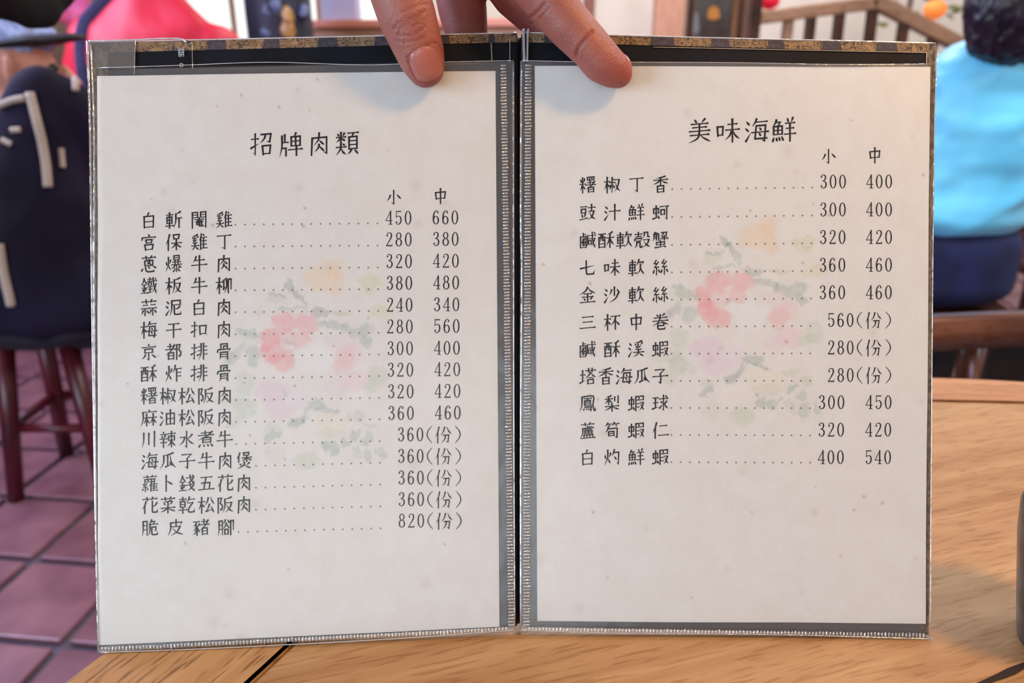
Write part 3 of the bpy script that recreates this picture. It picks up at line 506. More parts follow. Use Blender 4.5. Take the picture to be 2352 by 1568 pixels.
GL = {'招':'扌 0 0 36 100|刀 40 2 96 46|口 48 54 92 100','牌':'片 0 4 38 100|卑 40 0 100 100','肉':'肉 8 0 92 100','類':'米L 2 0 44 50|犬 0 48 46 100|頁 52 2 100 98','美':'@d 28 0 38 14;p 74 0 66 8 60 16;h 14 20 86 20;h 20 35 80 35;v 50 20 50 50;h 6 51 94 51;h 10 68 90 68;p 50 52 42 82 4 100;n 52 68 70 84 98 100',
'味':'口 0 26 30 72|未 36 0 100 100','海':'氵 0 4 26 96|每 28 0 100 100','鮮':'魚 0 4 50 98|羊 52 0 100 100','小':'小 4 6 96 98','中':'中 12 0 88 100','份':'亻 0 0 32 100|分 32 2 100 98','白':'白 12 4 88 98','斬':'車 0 2 48 100|斤 50 0 100 100',
'閹':'門 2 0 98 100|奄 22 36 80 90','雞':'奚 0 2 50 98|隹 50 0 100 98','宮':'宀 2 0 98 34|口 26 32 74 56|口 18 62 82 100','保':'亻 0 0 34 100|口 44 2 88 34|木 34 36 100 100','丁':'丁 6 4 94 96','蔥':'艹 6 0 94 22|囪 20 22 80 62|心 2 62 98 100','爆':'火L 0 6 34 98|暴 36 0 100 100',
'牛':'牛 2 0 98 100','鐵':'金 0 2 42 98|鐵R 40 0 100 100','板':'木L 0 0 42 100|反 44 4 100 98','柳':'木L 0 0 40 100|卯 42 4 98 100','蒜':'艹 4 0 96 24|示 2 28 50 100|示 52 28 98 100','泥':'氵 0 4 28 96|尼 28 2 100 98','梅':'木L 0 0 38 100|每 38 0 100 100','干':'干 4 4 96 100','扣':'扌 0 0 40 100|口 48 22 98 86',
'京':'京 4 0 96 100','都':'者 0 0 62 98|阝 66 4 98 100','排':'扌 0 0 38 100|非 40 0 100 100','骨':'骨 6 0 94 100','酥':'酉 0 4 48 98|禾 50 0 100 100','炸':'火L 0 2 42 100|乍 44 0 100 100','糬':'米L 0 2 36 100|罒 44 2 96 22|者 36 26 100 100','椒':'木L 0 0 36 100|叔L 34 4 66 98|又 64 10 100 96',
'松':'木L 0 0 42 100|公 42 2 100 98','阪':'阝 2 2 34 100|反 36 4 100 98','麻':'广 0 0 98 100|木 16 26 56 100|木 56 26 98 100','油':'氵 0 4 28 96|由 34 2 98 96','川':'川 8 2 92 98','辣':'辛 0 0 46 100|束 46 2 100 100','水':'水 2 0 98 100','煮':'者 2 0 98 74|灬 4 78 96 100','瓜':'瓜 0 2 100 100','子':'子 2 2 98 100',
'煲':'亻 2 0 32 58|口 42 0 84 20|木 34 20 100 58|火 6 58 96 100','蘿':'艹 8 0 92 18|罒 12 24 88 40|糸 0 44 44 100|隹 46 42 100 100','卜':'卜 10 0 90 100','錢':'金 0 2 44 98|戈 44 0 98 52|戈 42 44 100 100','五':'五 2 4 98 96','花':'艹 4 0 96 22|亻 2 26 36 100|匕 38 26 100 98','菜':'艹 6 0 94 20|采t 10 22 90 50|木 2 50 98 100','乾':'𠦝 0 0 48 100|乞 50 0 100 98',
'脆':'月 0 4 36 98|危 38 0 100 98','皮':'皮 2 0 98 98','豬':'豕 0 4 44 100|者 42 0 100 98','腳':'月 0 4 30 98|谷 30 2 72 96|卩 74 6 98 100','香':'禾 2 0 98 56|日 24 58 76 100','豉':'豆 0 6 48 98|支 50 0 100 98','汁':'氵 0 4 30 96|十 32 0 100 100','蚵':'虫 0 8 44 94|可 46 6 100 98','鹹':'鹵 0 4 42 96|咸 40 0 100 100',
'軟':'車 0 2 50 100|欠 50 0 100 98','殼':'殼L 0 0 50 98|几t 54 2 96 38|又 52 44 100 98','蟹':'角 0 0 46 56|刀 50 2 94 28|牛 50 28 98 56|虫 14 56 88 100','七':'七 4 4 96 96','絲':'糸 0 2 50 98|糸 50 2 100 98','金':'金 0 0 100 98','沙':'氵 0 4 28 96|少 32 0 98 98','三':'三 2 8 98 92','杯':'木L 0 0 42 100|不 42 6 100 98','卷':'卷 0 0 100 98',
'溪':'氵 0 4 26 96|奚 30 0 100 98','蝦':'虫 0 8 40 94|叚 42 2 100 98','塔':'土L 0 6 34 94|荅 34 0 100 98','鳳':'鳳 0 2 100 98','梨':'禾 4 0 54 56|刂 60 4 96 50|木 2 52 98 100','球':'王L 0 6 38 92|求 40 0 100 98','蘆':'艹 8 0 92 20|盧 2 22 98 98','筍':'竹 4 0 96 24|旬 4 26 92 98','仁':'亻 0 0 36 100|二 38 16 100 88','灼':'火L 0 2 46 100|勺 48 2 98 98'}
PROF = {'h': (.75, .62, .8, 1.15), 'v': (1.2, .95, .95, .9), 'p': (1.15, 1.0, .7, .2), 'n': (.35, .7, 1.15, .25), 'd': (.35, .9, 1.25, .7), 't': (1.2, .9, .55, .15), 'z': (.9, .9, .95, .9), 'k': (.95, .95, 1.0, .12), 'c': (1.0, .9, .95, .15)}
def strokes(ch):
    out = []
    g = GL[ch]
    if g[0] == '@': return [(s.split()[0], [float(q) for q in s.split()[1:]]) for s in g[1:].split(';')]
    for nm, x0, y0, x1, y1 in G(g):
        for s in CP[nm].split(';'):
            q = s.split(); v = list(map(float, q[1:])); out.append((q[0], [x0 + a * (x1 - x0) / 100 if i % 2 == 0 else y0 + a * (y1 - y0) / 100 for i, a in enumerate(v)]))
    return out
class Ink:
    """collects flat ribbons in photo pixels and lays them on a panel"""
    def __init__(s, P, hf, Q): s.P, s.hf, s.Q, s.v, s.f = P, hf, Q, [], []
    def place(s, x, y):
        U = (x - s.Q[0][0]) / (s.Q[1][0] - s.Q[0][0]); V = (y - s.Q[0][1]) / (s.Q[3][1] - s.Q[0][1])
        h = float(s.hf(np.array([min(max(U, 0), 1)]), np.array([min(max(V, 0), 1)]), 0, 0)[0]); return s.P.P(x, y, h + 0.00006)
    def ribbon(s, pts, wd):
        n = len(pts); b = len(s.v)
        for i, (x, y) in enumerate(pts):
            a = pts[max(i - 1, 0)]; c = pts[min(i + 1, n - 1)]; d1 = (x - a[0], y - a[1]); d2 = (c[0] - x, c[1] - y)
            def nm(d): l = math.hypot(*d) or 1; return (d[0] / l, d[1] / l)
            u1, u2 = nm(d1), nm(d2)
            if i == 0: u1 = u2
            if i == n - 1: u2 = u1
            t = nm((u1[0] + u2[0], u1[1] + u2[1])); cs = max(.6, t[0] * u1[0] + t[1] * u1[1]); h = wd[i] / 2 / cs
            ex = -.3 * wd[i] if i == 0 else (.3 * wd[i] if i == n - 1 else 0)
            px, py = x + t[0] * ex, y + t[1] * ex
            s.v += [s.place(px - t[1] * h, py + t[0] * h), s.place(px + t[1] * h, py - t[0] * h)]
            if i: k = b + 2 * i; s.f.append((k - 2, k - 1, k + 1, k))
    def glyph(s, ch, cx, cy, size, wt=None, slope=0.09):
        st = strokes(ch); wt = wt or size * 0.098 * min(1, (13 / len(st))) ** .35
        for ty, v in st:
            pts = [((v[i] - 50) / 100 * size, (v[i + 1] - 50) / 100 * size) for i in range(0, len(v), 2)]
            if ty in 'pnc' and len(pts) > 2:
                if ty == 'c':
                    body = bez([(a, b, 0) for a, b in pts[:-1]], 14); body = [(q.x, q.y) for q in body] + [pts[-1]]
                else: body = [(q.x, q.y) for q in bez([(a, b, 0) for a, b in pts], 8)]
            elif ty in 'zk': body = pts
            else:
                (x0, y0), (x1, y1) = pts[0], pts[-1]; body = [(x0 + (x1 - x0) * t, y0 + (y1 - y0) * t) for t in (0, .3, .6, .82, 1)]
            tot = [0]
            for a, b in zip(body, body[1:]): tot.append(tot[-1] + math.hypot(b[0] - a[0], b[1] - a[1]))
            pr = PROF[ty]; wd = []
            for k, t in enumerate(tot):
                u = t / (tot[-1] or 1)
                if ty in 'kc': w_ = pr[3] if k == len(tot) - 1 else pr[0]
                elif ty == 'h': w_ = 1.15 if u == 1 else (.62 if u > .15 else .8)
                else:
                    q = u * 3; i0 = min(2, int(q)); w_ = pr[i0] + (pr[i0 + 1] - pr[i0]) * (q - i0)
                wd.append(w_ * wt)
            s.ribbon([(cx + x, cy + y - slope * x) for x, y in body], wd)
    def digit(s, ch, cx, cy, hgt=32.0):
        k = hgt / 100
        def E(x, y, rx, ry, a0=0, a1=360, n=22, thick=9, thin=4.5):
            P_, W_ = [], []
            for i in range(n + 1):
                a = math.radians(a0 + (a1 - a0) * i / n); P_.append((x + rx * math.cos(a), y + ry * math.sin(a))); W_.append(thin + (thick - thin) * abs(math.cos(a)) ** 1.3)
            return P_, W_
        R = []; B = lambda x, y: R.append(([(x - 4, y), (x - 2, y), (x + 2, y), (x + 4, y)], [5, 9.5, 9.5, 5]))
        cv = lambda pts, w: R.append(([(q.x, q.y) for q in bez([(a, b, 0) for a, b in pts], 18)], w))
        def cvw(pts, ws):
            P_ = [(q.x, q.y) for q in bez([(a, b, 0) for a, b in pts], 18)]; R.append((P_, [float(np.interp(i / (len(P_) - 1), np.linspace(0, 1, len(ws)), ws)) for i in range(len(P_))]))
        if ch == '0': R.append(E(25, 50, 19, 47))
        elif ch == '2': B(11, 24); cvw([(8, 22), (13, 7), (26, 2.5), (38, 9), (41, 25), (35, 44), (20, 70), (6, 93)], [5, 4.5, 5, 8, 9, 8, 6, 5]); R.append(([(5, 95), (44, 95)], [8, 8])); R.append(([(42, 97), (45, 83)], [5, 3]))
        elif ch == '3': B(11, 18); cvw([(8, 16), (14, 5), (25, 2.5), (37, 10), (38, 27), (32, 40), (19, 46)], [5, 4.5, 5, 8, 9, 7, 5]); cvw([(19, 46), (33, 50), (42, 62), (42, 80), (34, 93), (22, 97.5), (10, 92), (7, 84)], [4, 6, 9, 9, 7, 5, 4.5, 5]); B(11, 82)
        elif ch == '4': R.append(([(37, 2), (3, 70)], [4.5, 4.5])); R.append(([(2, 71), (48, 71)], [5, 5])); R.append(([(36, 2), (36, 97)], [8.5, 8.5])); R.append(([(23, 97), (48, 97)], [4.5, 4.5]))
        elif ch == '5': R.append(([(9, 5), (42, 5)], [7, 7])); R.append(([(10, 3), (8, 48)], [4.5, 4.5])); cvw([(8, 48), (16, 40), (27, 38), (39, 46), (43, 65), (38, 86), (23, 97.5), (11, 92), (7, 84)], [4, 4, 5, 8, 9, 8, 5, 4.5, 5]); B(11, 81)
        elif ch == '6': B(38, 15); cvw([(41, 14), (35, 4), (26, 2.5), (13, 18), (7, 50), (8, 72)], [5, 4.5, 5, 8, 9, 9]); R.append(E(25, 70, 17.5, 27.5))
        elif ch == '8': R.append(E(25, 24.5, 15, 22, thick=8)); R.append(E(25, 72, 18.5, 25.5))
        for P_, W_ in R: s.ribbon([(cx + (x - 25) * k, cy + (y - 50) * k) for x, y in P_], [q * k * 1.14 for q in W_])
    def paren(s, sgn, cx, cy, hgt=38.0):
        pts = [(sgn * 5.5, -hgt / 2), (-sgn * 2.5, -hgt / 4), (-sgn * 5.5, 0), (-sgn * 2.5, hgt / 4), (sgn * 5.5, hgt / 2)]; P_ = [(q.x, q.y) for q in bez([(a, b, 0) for a, b in pts], 12)]
        s.ribbon([(cx + x, cy + y) for x, y in P_], [1.2 + 1.3 * math.sin(math.pi * i / (len(P_) - 1)) for i in range(len(P_))])
    def dot(s, x, y, r=2.2):
        b = len(s.v); s.v += [s.place(x + r * math.cos(a), y + r * math.sin(a)) for a in [2 * math.pi * k / 8 for k in range(8)]]; s.f.append(tuple(range(b, b + 8)))
    def done(s, name, m, parent): o = mesh(name, s.v, s.f, m, parent); s.v, s.f = [], []; return o
def page(P, hf, Q, parent, title, heads, rows):
    I = Ink(P, hf, Q)
    for ch, x, y, sz in title: I.glyph(ch, x, y, sz, sz * 0.085)
    I.done('title_lettering', M['ink'], parent)
    for ch, x, y in heads: I.glyph(ch, x, y, 35); I.done('column_heading', M['ink'], parent)
    for name, xs, y, ds, de, pr, sz in rows:
        for i, (ch, x) in enumerate(zip(name, xs)): I.glyph(ch, x, y - (x - xs[0]) * 0.006, sz)
        I.done('dish_name', M['ink'], parent)
        (dx, dy), (ex, ey) = ds, de; n = round((ex - dx) / 21.5)
        for i in range(n + 1): I.dot(dx + (ex - dx) * i / n, dy + (ey - dy) * i / n)
        I.done('dot_leader', M['inkdot'], parent)
        for col in pr:
            txt, x, py = col[0], col[1], col[2]
            for i, c in enumerate(txt[:3]): I.digit(c, x + 21.7 * i, py)
            if len(txt) > 3: I.paren(1, x + 65.3, py); I.glyph('份', x + 97, py + 1, 37, 2.8, slope=.04); I.paren(-1, x + 130, py)
            I.done('price', M['ink'], parent)
X4 = [344, 401, 459.5, 516.5]; X5 = [344.5, 388, 431, 475, 518]; X6 = [347, 388.5, 432, 476, 519.5, 562.5]
LN = ['白斬閹雞', '宮保雞丁', '蔥爆牛肉', '鐵板牛柳', '蒜泥白肉', '梅干扣肉', '京都排骨', '酥炸排骨', '糬椒松阪肉', '麻油松阪肉', '川辣水煮牛', '海瓜子牛肉煲', '蘿卜錢五花肉', '花菜乾松阪肉', '脆皮豬腳']
LY = [506.5, 557, 606.5, 656.5, 706.5, 757.5, 808, 857.5, 908.5, 958.5, 1008, 1057.5, 1108.5, 1158.5, 1210]
LP = ['450 660', '280 380', '320 420', '380 480', '240 340', '280 560', '300 400', '320 420', '320 420', '360 460', '360(', '360(', '360(', '360(', '820(']
LPY = [501, 550.4, 600.3, 650, 700, 749.6, 799.5, 848.5, 898, 947.5, 996.5, 1046, 1095.5, 1145, 1194]
LDY = [516.8, 566.8, 617.3, 667, 717, 767.5, 817.6, 868, 918, 968, 1018.5, 1068.6, 1118.5, 1168.5, 1219.5]
LDE = [514, 564.6, 614.7, 664.2, 714, 763.8, 813.6, 862.8, 913, 962, 1012, 1061.8, 1111.6, 1161.4, 1211.8]
rows = []
for i, nm in enumerate(LN):
    xs = X4 if len(nm) == 4 else (X5 if len(nm) == 5 else X6)
    if i == 14: xs = [348, 406.5, 464, 522]
    dx0 = 543 + (i > 7) * 1.0 + (i == 10) + (6 if i == 14 else 0) + (46 if len(nm) == 6 else 0); a = i / 14
    pr = []
    if '(' in LP[i]: pr = [(LP[i], 921.5 + (i - 10) * .5, LPY[i])]
    else:
        p1, p2 = LP[i].split(); pr = [(p1, 894.3 + i * .6, LPY[i]), (p2, 1001.5 + i * .62, LPY[i] - 1)]
    rows.append((nm, xs, LY[i], (dx0, LDY[i]), (867.7 + a * 7, LDE[i]), pr, 36.5))
page(PLf, HL, SL, sheetL, [('招', 603.5, 333, 51), ('牌', 669.7, 334, 52), ('肉', 734.7, 332, 50), ('類', 798.5, 331, 52)], [('小', 905, 453.5), ('中', 1012, 451.5)], rows)
RN = ['糬椒丁香', '豉汁鮮蚵', '鹹酥軟殼蟹', '七味軟絲', '金沙軟絲', '三杯中卷', '鹹酥溪蝦', '塔香海瓜子', '鳳梨蝦球', '蘆筍蝦仁', '白灼鮮蝦']
RY = [426, 489.3, 552.5, 615.5, 678, 740, 802, 864, 926, 988, 1049.3]
RP = ['300 400', '300 400', '320 420', '360 460', '360 460', '560(', '280(', '280(', '300 450', '320 420', '400 540']
RPY = [417.8, 481.8, 545, 608.5, 671.4, 734.8, 797.7, 860.7, 922.8, 985.7, 1048.7]
RDY = [435.7, 499.5, 563, 625.8, 688.2, 750, 812, 874.2, 936, 997.7, 1060]; RDE = [431.5, 495.5, 559, 622.4, 685.6, 748.5, 811.4, 873.8, 936.5, 999, 1061.5]
rows = []
for i, nm in enumerate(RN):
    xs = [1349, 1405, 1460.5, 1515.8] if len(nm) == 4 else [1349.5, 1391, 1432.7, 1474, 1515.6]
    if '(' in RP[i]: pr = [(RP[i], 1906.5, RPY[i])]
    else:
        p1, p2 = RP[i].split(); pr = [(p1, 1889.5 - i * .5, RPY[i]), (p2, 1994.8 - i * .22, RPY[i])]
    rows.append((nm, xs, RY[i], (1542.5 - i * .15, RDY[i]), (1863.5 - min(i, 6) * .8, RDE[i]), pr, 36))
page(PR, HR, SR, sheetR, [('美', 1605, 302, 53), ('味', 1671, 302, 53), ('海', 1736.5, 300.8, 53), ('鮮', 1798.5, 300, 54)], [('小', 1901, 359.5), ('中', 2006.6, 358)], rows)
# ------------------------------------------------------------------ sleeves, welds, brocade, small cover marks
def film(name, P, quad, h, m, bow=0.0, n=24):
    c = [P.uv(*q) for q in quad]; bm = bmesh.new(); g = []
    for j in range(n + 1):
        r_ = []
        for i in range(n + 1):
            U, V = i / n, j / n; u = (c[0][0] * (1 - U) + c[1][0] * U) * (1 - V) + (c[3][0] * (1 - U) + c[2][0] * U) * V; v = (c[0][1] * (1 - U) + c[1][1] * U) * (1 - V) + (c[3][1] * (1 - U) + c[2][1] * U) * V
            e = math.sin(math.pi * U) ** .5 * min(1, 2.2 * (1 - V)) * min(1, .25 + 2.5 * V); hh = h + e * bow * (0.6 + 0.8 * noise.noise(Vector((U * 4, V * 5, h * 999 + P.O.x))))
            r_.append(bm.verts.new(P.W(u, v, hh)))
        g.append(r_)
    for j in range(n):
        for i in range(n): bm.faces.new((g[j][i], g[j][i + 1], g[j + 1][i + 1], g[j + 1][i]))
    o = frombm(name, bm, m, menu, True); sd = o.modifiers.new('t', 'SOLIDIFY'); sd.thickness = 0.00008; sd.use_rim = False; return o
film('sleeve_back', PLf, [(222, 161), (1182, 142), (1181, 1443), (228, 1496)], 0.0003, M['film2'])
film('sleeve_back', PR, [(1197, 142), (2137, 149), (2132, 1462), (1196, 1446)], 0.0003, M['film2'])
film('sleeve_front', PLf, [(222, 160), (1178, 143), (1180, 1441), (229, 1494)], 0.0022, M['film'], 0.0003)
film('sleeve_front', PR, [(1198, 143), (2135, 151), (2130, 1460), (1197, 1444)], 0.0022, M['film'], 0.0003)
def weld(P, a, b, step, ln, wd, h, name='weld_ridges'):
    bm = bmesh.new(); a = Vector(a); b = Vector(b); d = (b - a); n = int(d.length / step); d.normalize(); pr = Vector((-d.y, d.x))
    for i in range(n):
        j = random.uniform(-.6, .6); c = a + d * (i + .5) * step + pr * j; l = ln * random.uniform(.9, 1.08) / 2
        prof = [(-l, .15), (-l * .8, .8), (l * .8, .8), (l, .15)]; vs_ = []
        for t, s_ in prof:
            q = c + pr * t
            for k, hh in ((-1, 0), (-.45, .8), (.45, .8), (1, 0)):
                vs_.append(bm.verts.new(P.P(*(q + d * k * wd / 2 * s_), h + 0.00045 * hh * s_)))
        for u in range(3):
            for k in range(3): bm.faces.new((vs_[u * 4 + k], vs_[u * 4 + k + 1], vs_[u * 4 + k + 5], vs_[u * 4 + k + 4]))
    return tag(frombm(name, bm, M['weld'], menu, True), kind='stuff')
weld(PLf, (1156, 150), (1174, 1436), 7.3, 14, 5.6, 0.0023)
weld(PR, (1213, 150), (1209, 1436), 7.3, 15, 5.6, 0.0023)
weld(PLf, (236, 1487), (1172, 1441), 7.9, 11, 5.0, 0.0023)
weld(PR, (1212, 1441), (2122, 1455), 7.9, 11, 5.0, 0.0023)
def rod(P, pts, r, m, name, h=0.0022):
    bm = bmesh.new(); addtube(bm, bez([P.P(x, y, h) for x, y in pts], 30), r, 8); return frombm(name, bm, m, menu, True)
rod(PLf, [(1178, 143), (1179, 600), (1180, 1000), (1182, 1438)], 0.0003, M['edge'], 'sleeve_edge')
rod(PR, [(1197, 144), (1196, 500), (1198, 620), (1196, 1000), (1196, 1440)], 0.00055, M['edge'], 'sleeve_edge')
rod(PR, [(1196, 1442), (1400, 1450), (1800, 1454), (2110, 1462), (2130, 1458)], 0.0003, M['edge'], 'sleeve_edge')
rod(PLf, [(229, 1494), (500, 1484), (900, 1463), (1180, 1443)], 0.0003, M['edge'], 'sleeve_edge')
rod(PR, [(2132, 1458), (2135, 900), (2141, 300), (2149, 118)], 0.00025, M['edge'], 'sleeve_edge')
for P, pts in ((PLf, [(222, 160), (420, 154), (620, 147), (840, 153), (1000, 147), (1178, 143)]), (PR, [(1198, 143), (1350, 146), (1700, 148), (1900, 152), (2135, 151)])):
    rod(P, pts, 0.00022, M['edge'], 'sleeve_lip', 0.0026)
# clear jacket round the outer left edge and its corner wrap
rod(PLf, [(203, 96), (209, 300), (214, 700), (222, 1200), (228, 1492)], 0.0007, M['edge'], 'jacket_edge', 0.0008)
rod(PLf, [(212, 105), (219, 300), (220, 700), (224, 1200), (229, 1484)], 0.0005, M['edge'], 'jacket_edge', 0.0016)
rod(PLf, [(203, 96), (290, 94), (405, 90), (430, 99)], 0.0004, M['edge'], 'jacket_edge', 0.0012)
film('jacket_wrap', PLf, [(204, 97), (312, 94), (312, 160), (212, 160)], 0.0009, M['film2'])
rod(PLf, [(314, 94), (312, 125), (311, 172)], 0.00025, M['edge'], 'jacket_edge', 0.0012)
rod(PLf, [(437, 106), (440, 101), (443, 106), (444, 160)], 0.00018, M['edge'], 'jacket_edge', 0.0012)
rod(PR, [(1203, 78), (1202, 76), (1204, 145)], 0.0008, M['edge'], 'spine_band', 0.0022)
rod(PR, [(1213, 78), (1212, 76), (1211, 145)], 0.0006, M['edge'], 'spine_band', 0.0020)
rod(PLf, [(1171, 92), (1171, 145)], 0.00025, M['edge'], 'spine_band', 0.0006)
rod(PLf, [(1128, 100), (1130, 142)], 0.00035, mat('tan_thread', (150, 136, 112), 0.8), 'loose_thread', 0.0004)
TANS = [(250, 395), (395, 475), (513, 600), (635, 725), (768, 855), (1030, 1120), (1135, 1196), (1215, 1250), (1388, 1495), (1548, 1635), (1675, 1765), (1800, 1890), (1930, 2015), (2058, 2136)]
def brocade(px, py):
    c = np.ones(px.shape + (3,)) * np.array((52, 46, 56.0)); c += (vnoise(px / 6, py / 5, 2)[..., None] - .5) * 26
    for a, b in TANS:
        k = ((px > a + (py - 90) * .15) & (px < b - (py - 90) * .12)).astype(float)[..., None]
        hue = vnoise(px / 12, py / 9, int(a))[..., None]; tan = np.array((150, 122, 88.)) * (1 - hue * .55) + np.array((104, 78, 50.)) * hue * .55
        thr = (0.94 + 0.10 * np.sin(px * 2.4))[..., None]; cc = tan * thr
        f = np.sin((vnoise(px / 14, py / 10, 7) * 9 + vnoise(px / 5, py / 5, 8) * 2)) + .2; ln = (np.abs(f) < .5).astype(float)[..., None]
        cc = cc * (1 - ln * .72) + np.array((40, 30, 30)) * ln * .72; c = c * (1 - k) + cc * k
    return np.clip(c, 5, 255)
M['broc'] = attr_mat('brocade_print', 0.7, 1500, 0.25, 0.3)
flat = lambda h: (lambda U, V, px, py: h + 0 * U)
grid('brocade_edging', PLf, [(206, 99), (1187, 77), (1186, 97), (248, 121)], 700, 18, M['broc'], menu, brocade, flat(0.0004), 0.0003)
grid('brocade_edging', PR, [(1199, 77), (2149, 101), (2128, 121), (1200, 97)], 700, 18, M['broc'], menu, brocade, flat(0.0004), 0.0003)
grid('brocade_edging', PR, [(2128, 121), (2149, 101), (2132, 1458), (2118, 1450)], 14, 500, M['broc'], menu, lambda x, y: np.clip(np.array((92, 80, 62.)) + (vnoise(x / 5, y / 8, 6)[..., None] - .5) * 70, 5, 255), flat(0.0004), 0.0003)
grid('brocade_edging', PLf, [(206, 99), (248, 121), (250, 1480), (230, 1488)], 14, 500, M['broc'], menu, lambda x, y: np.clip(np.array((110, 100, 86.)) + (vnoise(x / 5, y / 8, 9)[..., None] - .5) * 70, 5, 255), flat(0.0004), 0.0003)
rod(PR, [(2127, 122), (2126, 160)], 0.0002, mat('tan_thread_line', (190, 170, 140), 0.8), 'trim_line', 0.0006)
rod(PR, [(1500, 109), (2127, 122)], 0.00018, mat('tan_thread_line2', (170, 150, 120), 0.8), 'trim_line', 0.0006)
rod(PLf, [(207, 97), (600, 89), (1000, 80), (1186, 76)], 0.0004, M['edge'], 'jacket_edge', 0.0004)
rod(PR, [(1200, 75), (1600, 87), (2000, 96), (2148, 100)], 0.0004, M['edge'], 'jacket_edge', 0.0004)
I = Ink(PLf, lambda U, V, a, b: np.array([0.0012]), SL)
for q in ([(412, 112), (413, 132)], [(416, 113), (415, 121), (417, 133)], [(420, 112), (421, 121), (419, 131)], [(424, 112), (424, 132)], [(412, 117), (424, 116)], [(412, 122), (424, 122)], [(412, 127), (424, 127)]): I.ribbon(q, [1.6] * len(q))
n_ = 14; I.ribbon([(418.5 + 4.2 * math.cos(6.283 * k / n_), 151.5 + 3.6 * math.sin(6.283 * k / n_)) for k in range(n_ + 1)], [1.8] * (n_ + 1))
I.done('cover_mark', mat('pale_grey_print', (150, 164, 178), 0.6, 0.05), menu)
# ------------------------------------------------------------------ hand
def hp(px, py, d, r): return (at(px, py, d), r)
hand = empty('person', at(1150, -500, .45), 'adult hand reaching down from above, gripping the menu top, thumb in front', 'person')
CR = [([(904, 67), (915, 53), (941, 42), (966, 31), (977, 25)], 3.2, .00042), ([(915, 76), (921, 62), (946, 48), (966, 39)], 3.0, .00036), ([(913, 81), (938, 81), (960, 73), (977, 59)], 3.2, .00042), ([(904, 92), (932, 96), (977, 84)], 3.4, .0003), ([(925, 25), (960, 12), (985, 10)], 3.2, .0003), ([(893, 58), (903, 40), (930, 26)], 3, .0002), ([(948, 60), (960, 52), (974, 50)], 2.6, .0003),
      ([(1361, 72), (1350, 82), (1338, 98), (1328, 112), (1322, 128)], 4.0, .0007), ([(1252, 8), (1240, 22), (1224, 34), (1214, 42)], 4, .0006), ([(1262, 14), (1252, 28), (1238, 42)], 3.5, .0004),
      ([(937, 131), (941, 147), (950, 166), (960, 182)], 3.2, .0005), ([(937, 130), (960, 116), (985, 102), (1000, 98)], 3.2, .0005), ([(1000, 98), (1014, 112), (1022, 135), (1026, 155)], 3.0, .0004)]
CS = []
for pts, wd, amp in CR:
    b = [(q.x, q.y) for q in bez([(x, y, 0) for x, y in pts], 24)]; CS.append((np.array(b), wd, amp))
def crease(co, n_):
    if n_.dot(EYE - co) < 0: return 0
    x, y, d = proj(co)
    if d > .405 or y > 230 or y < -40: return 0
    s = 0
    for P_, wd, amp in CS:
        m_ = ((P_[:, 0] - x) ** 2 + (P_[:, 1] - y) ** 2).min()
        if m_ < wd * wd * 9: s -= amp * math.exp(-m_ / (wd * wd)) - amp * .35 * math.exp(-(math.sqrt(m_) - wd * 2) ** 2 / (wd * wd))
    return s
chains = [[hp(977, 157, .3935, .0098), hp(968, 130, .3915, .0121), hp(953, 88, .388, .0134), hp(934, 35, .384, .0148), hp(918, -15, .381, .0150), hp(885, -110, .38, .0150), hp(930, -270, .40, .0180), hp(1080, -430, .43, .022)],
 [hp(1082, 190, .4265, .0088), hp(1078, 110, .4275, .0108), hp(1062, 20, .4285, .0138), hp(1040, -80, .430, .0135), hp(1010, -230, .422, .0145), hp(1110, -440, .44, .02)],
 [hp(1300, 190, .4265, .0086), hp(1285, 110, .4275, .0100), hp(1243, 48, .428, .0112), hp(1180, -10, .425, .0120), hp(1120, -100, .415, .0130), hp(1080, -250, .41, .0150), hp(1140, -440, .44, .02)],
 [hp(1419, 168, .3960, .0078), hp(1405, 158, .3950, .0095), hp(1383, 142, .3935, .0107), hp(1359, 112, .3915, .0108), hp(1306, 57, .3895, .0119), hp(1242, -22, .388, .0130), hp(1180, -100, .390, .0132), hp(1150, -250, .40, .0150), hp(1180, -440, .435, .02)],
 [hp(1345, -100, .385, .0078), hp(1395, -150, .382, .0090), hp(1350, -215, .386, .0100), hp(1230, -270, .40, .0130), hp(1210, -440, .44, .02)],
 [hp(1040, -330, .42, .019), hp(1180, -330, .415, .019)], [hp(1150, -470, .445, .026), hp(1175, -620, .50, .027), hp(1210, -800, .62, .034), hp(1240, -900, .72, .038)]]
SK = skin_mat('warm_skin', (150, 88, 76), (130, 72, 62)); SK.node_tree.nodes['Principled BSDF'].inputs['Roughness'].default_value = .52
hb = blob('hand', chains, 0.0011, SK, hand, post=crease, smooth_it=9)
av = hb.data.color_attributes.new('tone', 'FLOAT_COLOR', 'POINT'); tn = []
RED_SPOTS = [(at(1419, 165, .394), .020), (at(1062, 40, .428), .03), (at(1235, 60, .428), .028), (at(975, 190, .39), .008)]  # redder fingertips; fingers behind the menu get their dim-light red as colour
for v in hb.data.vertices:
    c_ = crease(v.co, v.normal); k = max(.45, 1 + min(0, c_) * 1300); rd = sum(math.exp(-((v.co - p_).length / q_) ** 2) for p_, q_ in RED_SPOTS)
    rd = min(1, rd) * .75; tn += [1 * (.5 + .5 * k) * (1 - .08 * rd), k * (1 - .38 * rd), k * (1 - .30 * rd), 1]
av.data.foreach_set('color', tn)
_n = SK.node_tree.nodes; _a = _n.new('ShaderNodeAttribute'); _a.attribute_name = 'tone'; _m = _n.new('ShaderNodeVectorMath'); _m.operation = 'MULTIPLY'; _b = _n['Principled BSDF']
